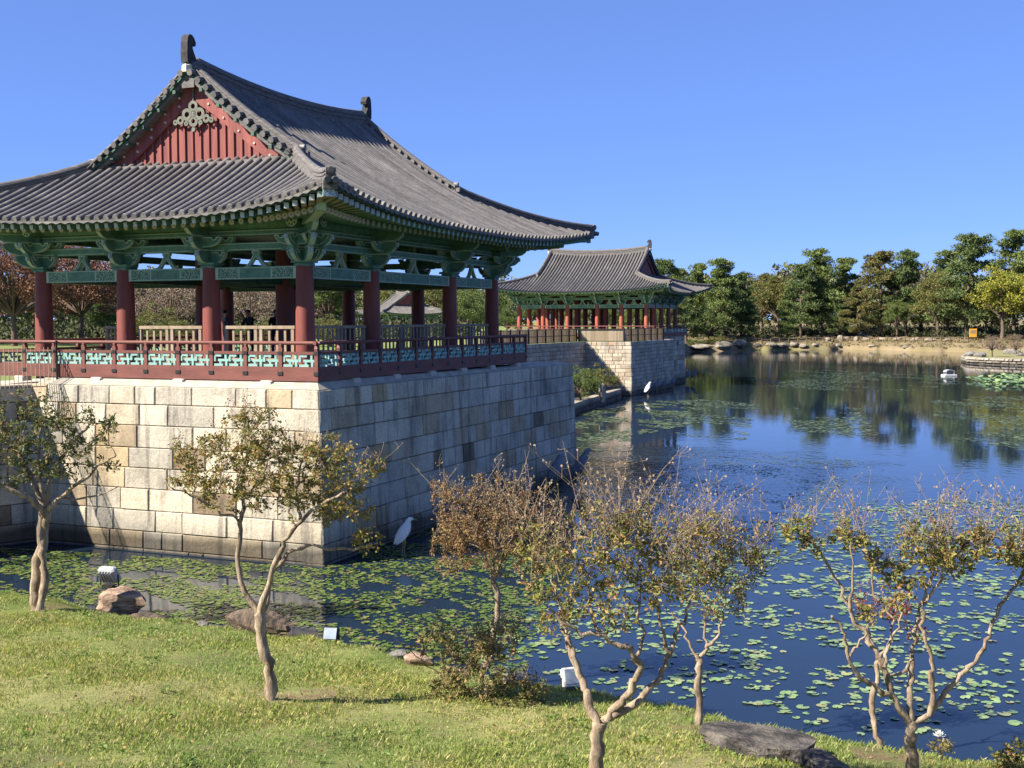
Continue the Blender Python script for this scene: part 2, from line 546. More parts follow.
M['far_bank'] = grass_ground('dry_far_bank', ((0.13, 0.13, 0.05), (0.19, 0.155, 0.085)), (0.23, 0.185, 0.115), (0.18, 0.135, 0.085), 0.06)
M['isl'] = grass_ground('peninsula_turf', ((0.16, 0.19, 0.06), (0.24, 0.23, 0.10)), (0.28, 0.24, 0.13), (0.2, 0.16, 0.09), 0.2)
M['bed'] = pmat('pond_bed_earth', (0.035, 0.035, 0.025), (0.06, 0.055, 0.04), 0.5, 0.95)
sheet('ground', [(-2600, -2600), (2600, -2600), (2600, 2600), (-2600, 2600)], -1.2, M['bed'])

# water
m, nt, b = new_mat('pond_water')
b.inputs['Base Color'].default_value = (0.010, 0.020, 0.037, 1)
b.inputs['Roughness'].default_value = 0.035
b.inputs['IOR'].default_value = 1.333
b.inputs['Specular IOR Level'].default_value = 0.5
calm = noise(nt, 0.035, 3, 0.5, (1.0, 0.55, 1), True, (4.5, 1.2, 0))
w1 = noise(nt, 2.6, 3, 0.55, (1.0, 0.6, 1), True)
w2 = noise(nt, 0.55, 2, 0.5, (1.0, 0.7, 1), True)
ad = N(nt, 'ShaderNodeMath', operation='MULTIPLY_ADD')
nt.links.new(w2, ad.inputs[0]); ad.inputs[1].default_value = 1.2; nt.links.new(w1, ad.inputs[2])
bm = N(nt, 'ShaderNodeBump')
gp = N(nt, 'ShaderNodeNewGeometry')
vd = N(nt, 'ShaderNodeVectorMath', operation='DISTANCE')          # a patch of wind ripple in the lee of the near wall
nt.links.new(gp.outputs['Position'], vd.inputs[0]); vd.inputs[1].default_value = (6.0, 52.0, 0)
wob = N(nt, 'ShaderNodeMath', operation='MULTIPLY_ADD')
nt.links.new(noise(nt, .18, 3, .5, None, True), wob.inputs[0]); wob.inputs[1].default_value = 9.0
nt.links.new(vd.outputs['Value'], wob.inputs[2])
rip = ramp(nt, N(nt, 'ShaderNodeMath', operation='MULTIPLY').outputs[0], [(0.50, 0.42), (0.62, 0.0)])
_mm = rip.node.inputs[0].links[0].from_node
nt.links.new(wob.outputs[0], _mm.inputs[0]); _mm.inputs[1].default_value = 1 / 26.0
sm_ = N(nt, 'ShaderNodeMath', operation='ADD')
nt.links.new(ramp(nt, calm, [(0.42, 0.035), (0.6, 0.16)]), sm_.inputs[0]); nt.links.new(rip, sm_.inputs[1])
nt.links.new(sm_.outputs[0], bm.inputs['Strength'])
bm.inputs['Distance'].default_value = 0.05
nt.links.new(ad.outputs[0], bm.inputs['Height'])
nt.links.new(bm.outputs[0], b.inputs['Normal'])
M['water'] = m
sheet('water', [(-70, 2), (330, -60), (330, 300), (-70, 300)], 0.0, M['water'])

BARE = []
for _bx, _by, _br in ((298, 694, .62), (58, 607, .5), (722, 730, .7), (885, 757, .5)):
    _h = bank_hit(_bx, _by)
    BARE.append((_h[0], _h[1], _br))
# near bank: one height-field sheet
gx = np.concatenate([np.arange(-70, -24, 2.0), np.arange(-24, 20, 0.22), np.arange(20, 61, 2.0)])
gy = np.concatenate([np.arange(-60, 6, 2.0), np.arange(6, 34, 0.22), np.arange(34, 52, 1.0)])
XX, YY = np.meshgrid(gx, gy)
ZZ = bank_z(XX, YY)
ZZ = np.where(np.abs(XX) < 25, ZZ + 0.012 * RNG.standard_normal(ZZ.shape), ZZ)
nx, ny = len(gx), len(gy)
idx = np.arange(nx * ny).reshape(ny, nx)
Fq = np.stack([idx[:-1, :-1], idx[:-1, 1:], idx[1:, 1:], idx[1:, :-1]], -1).reshape(-1, 4)
keep = (ZZ.ravel()[Fq].max(1) > -0.9)
ctr = np.stack([XX.ravel()[Fq].mean(1), YY.ravel()[Fq].mean(1)], 1)
off = (ctr - IC[:2]) @ np.array([0.686, -0.728])
keep &= ~((off < -0.6) & (ctr[:, 0] < IC[0]))
keep &= (ZZ.ravel()[Fq].min(1) > -1.15)
_me = np_mesh('grass_bank', np.stack([XX.ravel(), YY.ravel(), ZZ.ravel()], 1), Fq[keep], M['bank'], smooth=True)
soil = np.zeros(nx * ny)
for _bx, _by, _br in BARE:
    dd = np.hypot((XX.ravel() - _bx) * .9, YY.ravel() - _by) / _br
    soil = np.maximum(soil, np.clip(1.35 - dd, 0, 1))
_at = _me.attributes.new('soil', 'FLOAT', 'POINT')
_at.data.foreach_set('value', soil.astype(np.float32))
tag(link('grass_bank', _me), kind='structure')

# lawn plateau behind the walls
ins = lambda p, d: p + np.asarray(d) * 0.32
lawn = [LW + np.array([-0.25, 0.25, 0]), IC + np.array([-0.35, 0.3, 0]), WC - 0.32 * (-UU) * 1.0 + VV * 0.32, WF + UU * 0.32 - VV * 0.32, WK - VV * 0.32,
        P2A + np.array([-0.3, 0.1, 0]), P2B + np.array([-0.2, 0.4, 0]), P2C + np.array([-0.4, 0.3, 0]), P2D + np.array([-0.35, 0.0, 0]), PFN + np.array([0.5, 1.0, 0]), PFF + np.array([-0.4, 0, 0]),
        np.array([17.5, 150, 0]), np.array([33, 238, 0]), np.array([30, 270, 0]), np.array([30, 2400, 0]), np.array([-2400, 2400, 0]), np.array([-2400, 24, 0])]
sheet('lawn', lawn, 4.70, M['lawn'])
pave = [IC + np.array([-0.3, 0.32, 0]), WC + UU * 0.3 + VV * 0.3, WF + UU * 0.3 - VV * 0.3, WK - VV * 0.3 + UU * 8, B(12, 15), B(12, -1.2)]
sheet('stone_pavement', pave, 4.745, M['cap'])
M['ledge'] = pmat('pale_ledge_slabs', (0.30, 0.275, 0.225), (0.44, 0.405, 0.33), 2.0, 0.85, None, 0.3, 0.02)
pth = [(-90, 47.5), (-14, 50.5), (-4, 60), (-2, 74), (-6, 76), (-8, 62), (-16, 53.5), (-90, 50.5)]
M['path'] = pmat('pale_gravel_path', (0.30, 0.26, 0.20), (0.38, 0.34, 0.27), 1.5, 0.9, None, 0.3, 0.02, world=True)
sheet('path', pth, 4.71, M['path'])

# far shore
FSP = [(560, 357), (640, 353), (690, 352), (745, 350.5), (790, 350), (850, 349.5), (900, 351), (963, 352.5), (1040, 353), (1300, 356)]
FS = np.array([atz(x, y, 0.0) for x, y in FSP])
fx = np.linspace(0, 1, 240)
FSI = np.stack([np.interp(fx, np.linspace(0, 1, len(FS)), FS[:, k]) for k in range(3)], 1)
FSI[:, 1] += 1.2 * np.sin(fx * 60) + 0.6 * np.sin(fx * 143)
rad = FSI[:, :2] / np.linalg.norm(FSI[:, :2], axis=1)[:, None]
def far_z(d):
    return np.interp(d, [-2, 0, 0.6, 6, 14, 30, 80, 300, 2200], [-1.1, 0.0, 0.7, 1.6, 2.3, 3.0, 4.0, 4.6, 4.6])
offs = [-2, 0, 0.6, 3, 6, 10, 14, 22, 30, 50, 80, 160, 300, 800, 2200]
V = []
for d in offs:
    P = FSI.copy()
    P[:, :2] += rad * d
    P[:, 2] = far_z(d) + 0.12 * np.sin(fx * 90 + d) * (d > 0)
    V.append(P)
V = np.concatenate(V)
n = len(fx)
idx = np.arange(len(offs) * n).reshape(len(offs), n)
Fq = np.stack([idx[:-1, :-1], idx[:-1, 1:], idx[1:, 1:], idx[1:, :-1]], -1).reshape(-1, 4)
tag(link('far_bank', np_mesh('far_bank', V, Fq, M['far_bank'], smooth=True)), kind='structure')
def far_at(px, d):
    """point on the far bank d metres behind its waterline in the direction of a pixel column"""
    r = ray(px, 340); r = r[:2] / np.linalg.norm(r[:2])
    az = np.arctan2(FSI[:, 0], FSI[:, 1]); a = math.atan2(r[0], r[1])
    k = np.argmin(np.abs(az - a))
    rr = np.linalg.norm(FSI[k, :2]) + d
    return np.array([r[0] * rr, r[1] * rr, float(far_z(d))])

# peninsula at the right
pen = [atz(x, y, 0) for x, y in [(962, 361), (968, 363.5), (985, 364.5), (1010, 365.5), (1060, 367), (1200, 371), (1230, 361), (1060, 356), (990, 355.5), (970, 357)]]
tag(sheet('peninsula', pen, 0.95, M['isl']), kind='structure')

# ------------------------------------------------------------------ stone walls
def block_wall(name, p0, p1, z0, z1, courses, lmin, lmax, mat, bat, es=1.0, ee=1.0, depth=0.5, jit=0.022, ch=0.024, cut0=0.0, cut1=0.0):
    rng = np.random.default_rng(abs(hash(name + str(round(p0[0], 2)))) % 1000 if False else int(abs(p0[0] * 131 + p1[1] * 17)) % 9973)
    p0 = np.asarray(p0, float); p1 = np.asarray(p1, float)
    d = (p1 - p0)[:2]; L = float(np.linalg.norm(d)); d = d / L
    nn = np.array([-d[1], d[0]])
    mb = MB()
    bz = lambda z: bat * (1 - (z - z0) / (z1 - z0))
    def P(s, o, z):
        return (p0[0] + d[0] * s + nn[0] * o, p0[1] + d[1] * s + nn[1] * o, z)
    zs = [z0]
    for h in courses:
        zs.append(zs[-1] + h)
    k = (z1 - z0) / (zs[-1] - z0)
    zs = [z0 + (z - z0) * k for z in zs]
    g = 0.006
    for ci in range(len(zs) - 1):
        za, zb_ = zs[ci] + g, zs[ci + 1] - (g if ci < len(zs) - 2 else 0)
        s = -es * bz(za) + cut0
        end = L + ee * bz(za) - cut1
        cuts = [s]
        while True:
            l = rng.uniform(lmin, lmax) * (1.7 if rng.random() < 0.12 else 1)
            if cuts[-1] + l > end - lmin * 0.7:
                break
            cuts.append(cuts[-1] + l)
        cuts.append(end)
        for a, b_ in zip(cuts[:-1], cuts[1:]):
            j = rng.uniform(0, jit)
            a2, b2 = a + g, b_ - g
            if a == cuts[0]:
                a2 = a
            if b_ == cuts[-1]:
                b2 = b_
            ob, ot = bz(za), bz(zb_)
            # ends follow the lean of the neighbouring wall
            ta = es * (bz(za) - bz(zb_)) if a == cuts[0] else 0
            tb = -ee * (bz(za) - bz(zb_)) if b_ == cuts[-1] else 0
            r1 = rng.uniform(-0.011, 0.011, 4)
            vs = [P(a2, ob - ch, za), P(b2, ob - ch, za), P(b2 + tb, ot - ch, zb_), P(a2 + ta, ot - ch, zb_),
                  P(a2 + ch + r1[0] * .5, ob + j + r1[0], za + ch), P(b2 - ch, ob + j + r1[1], za + ch), P(b2 - ch + tb, ot + j + r1[2], zb_ - ch), P(a2 + ch + ta, ot + j + r1[3], zb_ - ch),
                  P(a2, -depth, za), P(b2, -depth, za), P(b2 + tb, -depth, zb_), P(a2 + ta, -depth, zb_)]
            fs = [(7, 6, 5, 4), (4, 5, 1, 0), (5, 6, 2, 1), (6, 7, 3, 2), (7, 4, 0, 3), (0, 1, 9, 8), (1, 2, 10, 9), (2, 3, 11, 10), (3, 0, 8, 11)]
            mb.add(vs, fs, 0)
    q = [P(0.05, bz(z0) - 0.05, z0), P(L - 0.05, bz(z0) - 0.05, z0), P(L - 0.05, -0.05, z1 - 0.03), P(0.05, -0.05, z1 - 0.03)]
    mb.add(q, [(3, 2, 1, 0)], 1)
    return mb.build(name, [mat, M['joint']])

crs = [0.35, 0.5, 0.6, 0.62, 0.6, 0.58, 0.64, 0.6, 0.52]
root = empty('stone_embankment', tuple(WC))
root['label'] = 'tall pale cut-stone embankment rising from the pond under the near pavilion'
root['category'] = 'stone wall'
def under(o, r):
    o.parent = r
    o.matrix_parent_inverse = Matrix.Translation(-Vector(r.location)) if not r.rotation_euler.z else r.matrix_basis.inverted()
under(block_wall('sunlit_face', WC, IC, -0.3, ZT, crs, 0.5, 1.65, M['stone'], 0.16, 1.0, 0.0, cut0=0.022), root)
under(block_wall('shaded_face', WF, WC, -0.3, ZT, crs, 0.5, 1.6, M['stone'], 0.16, 1.0, 1.0, cut1=0.0), root)
under(block_wall('rear_face', WK, WF, -0.3, ZT, crs, 0.8, 1.6, M['stone'], 0.16, 0.0, 1.0, cut1=0.022), root)
mbl = MB()
lo_ = [B(8.7, -1.36, ZT + .012), B(-1.27, -1.36, ZT + .012), B(-1.27, 19.1, ZT + .012)]
hi_ = [B(8.7, -0.93, ZT + .235), B(-0.95, -0.93, ZT + .235), B(-0.95, 18.6, ZT + .08)]
bk_ = [B(8.7, 12, ZT + .235), B(3, 18.6, ZT + .08)]
mbl.add([tuple(p) for p in lo_ + hi_ + bk_], [(0, 1, 4, 3)[::-1], (1, 2, 5, 4)[::-1], (3, 4, 5, 7, 6)[::-1]])
under(mbl.build('sloping_ledge', M['ledge']), root)
o = block_wall('retaining_wall', IC - LWD * .45, LW, -0.3, ZT, crs, 0.6, 1.7, M['stone'], 0.16, 0.0, 0.0)
tag(o, 'shaded cut-stone retaining wall below the black picket fence, left of the inner corner', 'stone wall')
fcr = [0.33] * 15
root2 = empty('brick_stone_embankment', tuple(P2C))
tag(root2, 'smaller-coursed stone embankment under the distant pavilion, its front face sunlit', 'stone wall')
under(block_wall('sunlit_face', P2C, P2B, -0.3, 4.72, fcr, 0.45, 0.95, M['stone_far'], 0.12, 1.0, 0.0, cut0=0.022, ch=0.03), root2)
under(block_wall('shaded_face', P2D, P2C, -0.3, 4.72, fcr, 0.45, 0.95, M['stone_far'], 0.12, 0.0, 1.0, ch=0.03), root2)
o = block_wall('retaining_wall', P2B, P2A, -0.3, 4.72, fcr, 0.5, 1.1, M['stone_far'], 0.12, -0.5, 0.0, ch=0.03)
tag(o, 'dark shaded stone retaining wall beside the planted inlet before the distant pavilion', 'stone wall')
root3 = empty('stone_platform', tuple(PFN))
tag(root3, 'blue-grey shaded stone platform at the right end of the distant pavilion', 'stone wall')
under(block_wall('shaded_face', PFF, PFN, -0.3, 4.98, [0.5] * 10, 0.7, 1.4, M['stone'], 0.1, 1.0, 0.0), root3)
under(block_wall('rear_face', PFF + np.array([-8, 3.4, 0]), PFF, -0.3, 4.98, [0.5] * 10, 0.9, 1.6, M['stone'], 0.1, 0.0, 1.0, cut1=0.022), root3)
mbp = MB()
mbp.add([tuple(PFN + np.array([-0.3, 0.2, 4.96])), tuple(PFF + np.array([-0.25, -0.2, 4.96])), tuple(PFF + np.array([-8, 3, 4.96])), tuple(PFN + np.array([-8, 3, 4.96]))], [(0, 1, 2, 3)])
under(mbp.build('top_paving', M['cap']), root3)
# peninsula edging
pe = [(p + np.array([0, 0, 0])) for p in pen]
root4 = empty('stone_edging', tuple(pe[0]))
tag(root4, 'low rough stone edging round the grassy peninsula at the far right', 'stone edging')
M['rough'] = stone_mat('rough_pond_rock', [(0, (0.26, 0.23, 0.19)), (0.4, (0.40, 0.36, 0.29)), (0.7, (0.33, 0.30, 0.26)), (1, (0.44, 0.40, 0.33))], 0.3, 0.35)
for i in list(range(0, 6)) + [9]:
    a, b_ = pe[(i + 1) % 10], pe[i]
    under(block_wall('edge_course', a, b_, -0.3, 0.98, [0.45, 0.4, 0.45], 0.5, 2.0, M['rough'], 0.15, 0.0, 0.0, depth=0.4, jit=0.30, ch=0.13), root4)

# ================================================================== pavilions
def rotz(a): return Matrix.Rotation(a, 4, 'Z')

ARM1 = [(0, 0), (.22, 0), (.36, .05), (.48, .15), (.55, .30), (.545, .36), (.42, .36), (.425, .30), (.38, .26), (.34, .29), (.30, .36), (0, .36)]
def mirror(o): return [(-x, z) for x, z in o[::-1] if x > 0] + o
def arm(scale_x, scale_z, z0):
    return [(x * scale_x, z0 + z * scale_z) for x, z in mirror(ARM1)]
TONGUE = [(-.25, 0), (.34, 0), (.50, .06), (.60, .16), (.66, .30), (.63, .38), (.52, .40), (-.25, .40)]
TONGUE2 = [(-.25, 0), (.58, 0), (.76, .06), (.88, .17), (.94, .30), (.90, .38), (.78, .41), (-.25, .41)]
TONGUE3 = [(-.25, 0), (.84, 0), (1.02, .06), (1.14, .17), (1.20, .32), (1.15, .42), (1.0, .44), (-.25, .42)]

def bracket_mesh(corner=False):
    mb = MB()
    # bearing block on the column head
    for s, z, h in ((.36, -0.02, .10), (.46, .08, .08)):
        mb.cbox((0, 0, z + h / 2), (s * 1.25, s * 1.25, h), 0.02, 0)
    I = Matrix.Identity(4)
    Mx = Matrix.Rotation(0, 4, 'Z')
    def put(outline, th, ang, dy=0.0):
        mb.prism(outline, th, Matrix.Rotation(ang, 4, 'Z') @ Matrix.Translation((0, dy, 0)), 0, 1, 0.028, 0)
    for k, (sx, z0) in enumerate(((1.0, .10), (1.55, .52))):
        put(arm(sx, 1.0, z0), .15, 0)
        if corner: put(arm(sx, 1.0, z0), .153, math.pi / 2)
    # a second plane of arms in front of the wall line
    put(arm(1.25, .8, .58), .11, 0, -0.42)
    if corner:
        put(arm(1.25, .8, .58), .113, math.pi / 2, 0.42)
    dirs = [-math.pi / 2] if not corner else [-math.pi / 2, math.pi, -math.pi * .75]
    for a in dirs:
        f = 1.25 if abs(a + math.pi * .75) < .01 else 1.0
        for o, z0 in ((TONGUE, .12), (TONGUE2, .50), (TONGUE3, .90))[:(2 if corner and f == 1.0 else 3)]:
            put([(x * f, z + z0) for x, z in o], .13 if f == 1 else .16, a)
            tip = max(o, key=lambda q: q[0])
            mb.cbox(tuple(Matrix.Rotation(a, 3, 'Z') @ Vector((tip[0] * f + .004, 0, tip[1] + z0 - .02))), (.05, .10, .14), .01, 2, M=Matrix.Rotation(a, 3, 'Z'))
    for x in ((-.62, .62)):
        mb.cbox((x, 0, .50), (.2, .2, .1), .02, 0)
        if corner: mb.cbox((0, x, .50), (.2, .2, .1), .02, 0)
    return mb.mesh('bracket_cluster', [M['green'], M['pale_line'], M['blue_end']])

STRUT = [(-.42, 0), (-.20, 0), (-.06, .22), (.06, .22), (.20, 0), (.42, 0), (.30, .06), (.18, .22), (.10, .40), (.12, .46), (-.12, .46), (-.10, .40), (-.18, .22), (-.30, .06)]
def strut_mesh():
    mb = MB()
    left = [(-.42, 0), (-.22, 0), (0, .30), (.22, 0), (.42, 0), (.30, .06), (.18, .20), (.09, .36), (.13, .40), (.13, .47), (-.13, .47), (-.13, .40), (-.09, .36), (-.18, .20), (-.30, .06)]
    mb.prism(left, .12, Matrix.Identity(4), 0, 1, 0.026, 0)
    return mb.mesh('splayed_strut', [M['green'], M['pale_line']])

def round_rafter_mesh(L, r):
    """points along +Y, outer end at the origin"""
    mb = MB()
    mb.tube([(0, -L, 0), (0, 0, 0)], r, 10, 0, caps=False)
    for k, (ra, rb, mi) in enumerate(((r, r * .78, 1), (r * .78, r * .3, 2), (r * .3, 0, 3))):
        n = 10
        A = [(ra * math.cos(2 * math.pi * i / n), .001 * k, ra * math.sin(2 * math.pi * i / n)) for i in range(n)]
        if rb > 0:
            Bq = [(rb * math.cos(2 * math.pi * i / n), .001 * (k + 1), rb * math.sin(2 * math.pi * i / n)) for i in range(n)]
            mb.add(A + Bq, [((i + 1) % n, i, n + i, n + (i + 1) % n) for i in range(n)], mi)
        else:
            mb.add(A, [tuple(range(n - 1, -1, -1))], mi)
    return mb.mesh('round_rafter', [M['green'], M['tan_end'], M['white_end'], M['tan_end']])

def square_rafter_mesh(L, s, end):
    mb = MB()
    h = s / 2
    vs = [(-h * .85, 0, -h), (h * .85, 0, -h), (h * .85, 0, h), (-h * .85, 0, h), (-h, -L, -h), (h, -L, -h), (h, -L, h), (-h, -L, h)]
    mb.add(vs, [(3, 2, 1, 0), (4, 5, 1, 0), (5, 6, 2, 1), (6, 7, 3, 2), (7, 4, 0, 3)], [2, 1, 0, 0, 0])
    return mb.mesh('flying_rafter', [M['green'], M['tan_end'], end])

def column_mesh(h, r, mt='red_wood'):
    mb = MB()
    mb.tube([(0, 0, 0), (0, 0, h * .35), (0, 0, h * .7), (0, 0, h)], [r * 1.02, r * 1.03, r * .98, r * .9], 20, 0)
    return mb.mesh('column', [M[mt]])

def lattice_mesh(L, h):
    """fret of bars filling a railing bay"""
    mb = MB()
    t = .07
    def bar(x0, z0, x1, z1, y=0.0):
        mb.box(((x0 + x1) / 2, y, (z0 + z1) / 2), (max(abs(x1 - x0), t), .05, max(abs(z1 - z0), t)), 0)
    n = max(2, int(round(L / .50)))
    w = L / n
    z0, z1, z2 = t / 2, h / 2, h - t / 2
    for k in range(n):
        x = -L / 2 + k * w
        bar(x + .02, z0, x + w * .62, z0)
        bar(x + w * .30, z1, x + w * .98, z1)
        bar(x + .02, z2, x + w * .52, z2)
        bar(x + w * .80, z1 + t / 2 + .003, x + w * .80, z2 + t / 2, .002)
        bar(x + w * .45, z0 + t / 2 + .003, x + w * .45, z1 - t / 2 - .003, .002)
        bar(x + t / 2, z1 - t / 2, x + t / 2, z2 - t / 2 - .003, .002)
        bar(x + w * .84, z0 - t / 2, x + w * .84, z1 - t / 2 - .003, .002)
    return mb.mesh('lattice_panel', [M['teal']])

def seg_beam(L, h, w):
    """painted beam along x, centred, with pattern fields"""
    mb = MB()
    u = L / 2
    cuts = [-u, -u + .10, -u + .13, -u + L * .30 - .015, -u + L * .30 + .015, u - L * .30 - .015, u - L * .30 + .015, u - .13, u - .10, u]
    mi = [1, 0, 2, 1, 0, 1, 2, 0, 1]
    for a, b_, k in zip(cuts[:-1], cuts[1:], mi):
        vs = [(a, -w / 2, -h / 2), (b_, -w / 2, -h / 2), (b_, w / 2, -h / 2), (a, w / 2, -h / 2), (a, -w / 2, h / 2), (b_, -w / 2, h / 2), (b_, w / 2, h / 2), (a, w / 2, h / 2)]
        kk = {0: 0, 1: 1, 2: 2}[k]
        mb.add(vs, [(0, 3, 2, 1), (4, 5, 6, 7), (0, 1, 5, 4), (2, 3, 7, 6)], [3, 0, kk, kk])
    for zz in (-h / 2 + .025, h / 2 - .025):
        for s in (-1, 1):
            mb.box((0, s * (w / 2 + .003), zz), (L, .006, .022), 1)
    mb.add([(-u, -w / 2, -h / 2), (-u, w / 2, -h / 2), (-u, w / 2, h / 2), (-u, -w / 2, h / 2)], [(3, 2, 1, 0)], 0)
    mb.add([(u, -w / 2, -h / 2), (u, w / 2, -h / 2), (u, w / 2, h / 2), (u, -w / 2, h / 2)], [(0, 1, 2, 3)], 0)
    return mb.mesh('painted_beam', [M['green'], M['pale_line'], M['green_pat'], M['green_dark']])

RIDGE_PROF = lambda w, h: [(-w / 2 - .05, -.25), (w / 2 + .05, -.25), (w / 2 + .05, .02), (w / 2, .03), (w / 2, h * .28), (w / 2 + .025, h * .30), (w / 2 + .025, h * .38), (w / 2 - .01, h * .40),
                           (w / 2 - .01, h * .58), (w / 2 + .02, h * .60), (w / 2 + .02, h * .68), (w / 2 - .02, h * .70), (w / 2 - .03, h * .84), (w * .28, h * .97), (0, h * 1.04), (-w * .28, h * .97), (-w / 2 + .03, h * .84),
                           (-w / 2 + .02, h * .70), (-w / 2 - .02, h * .68), (-w / 2 - .02, h * .60), (-w / 2 + .01, h * .58), (-w / 2 + .01, h * .40), (-w / 2 - .025, h * .38), (-w / 2 - .025, h * .30), (-w / 2, h * .28), (-w / 2, .03), (-w / 2 - .05, .02)]

class Roof:
    def __init__(s, Lx, Ly, z0=4.78, lift=.62, ev=2.4, evy=2.7, cx=3.55, cy=3.05, gin=1.2, rise=4.5):
        s.Lx, s.Ly, s.z0, s.lift = Lx, Ly, z0, lift
        s.hx, s.hy = Lx / 2 + ev, Ly / 2 + evy
        s.hxc, s.hyc = Lx / 2 + cx, Ly / 2 + cy
        s.gx = Lx / 2 - gin
        D = s.hy
        s.bq = .30 * rise / D ** 2 if True else 0
        s.aq = (rise - s.bq * D * D) / D
    def F(s, d): return s.aq * d + s.bq * d * d
    def ye(s, x): return s.hy + (s.hyc - s.hy) * min(1, abs(x) / s.hxc) ** 3.2
    def xe(s, y): return s.hx + (s.hxc - s.hx) * min(1, abs(y) / s.hyc) ** 3.2
    def lz(s, t): return s.lift * min(1, t) ** 2.7
    def zl(s, x, y):
        """surface height of the long slopes"""
        d = s.ye(x) - abs(y)
        k = max(0, 1 - d / s.hy)
        return s.z0 + s.lz(abs(x) / s.hxc) * k ** 1.4 + s.F(d) + .30 * (abs(x) / s.gx) ** 2 * (1 - k) ** 3 * (1 if abs(x) <= s.gx else 0)
    def zs(s, x, y):
        d = s.xe(y) - abs(x)
        k = max(0, 1 - d / s.hy)
        return s.z0 + s.lz(abs(y) / s.hyc) * k ** 1.4 + s.F(d)
    def yhip(s, x):
        y = s.hyc * .5
        for _ in range(60):
            y = s.ye(x) - (s.xe(y) - abs(x))
            y = min(max(y, 0), s.hyc)
        return y
    def xhip(s, y):
        x = s.hxc * .8
        for _ in range(60):
            x = s.xe(y) - (s.ye(x) - abs(y))
            x = min(max(x, s.gx), s.hxc)
        return x

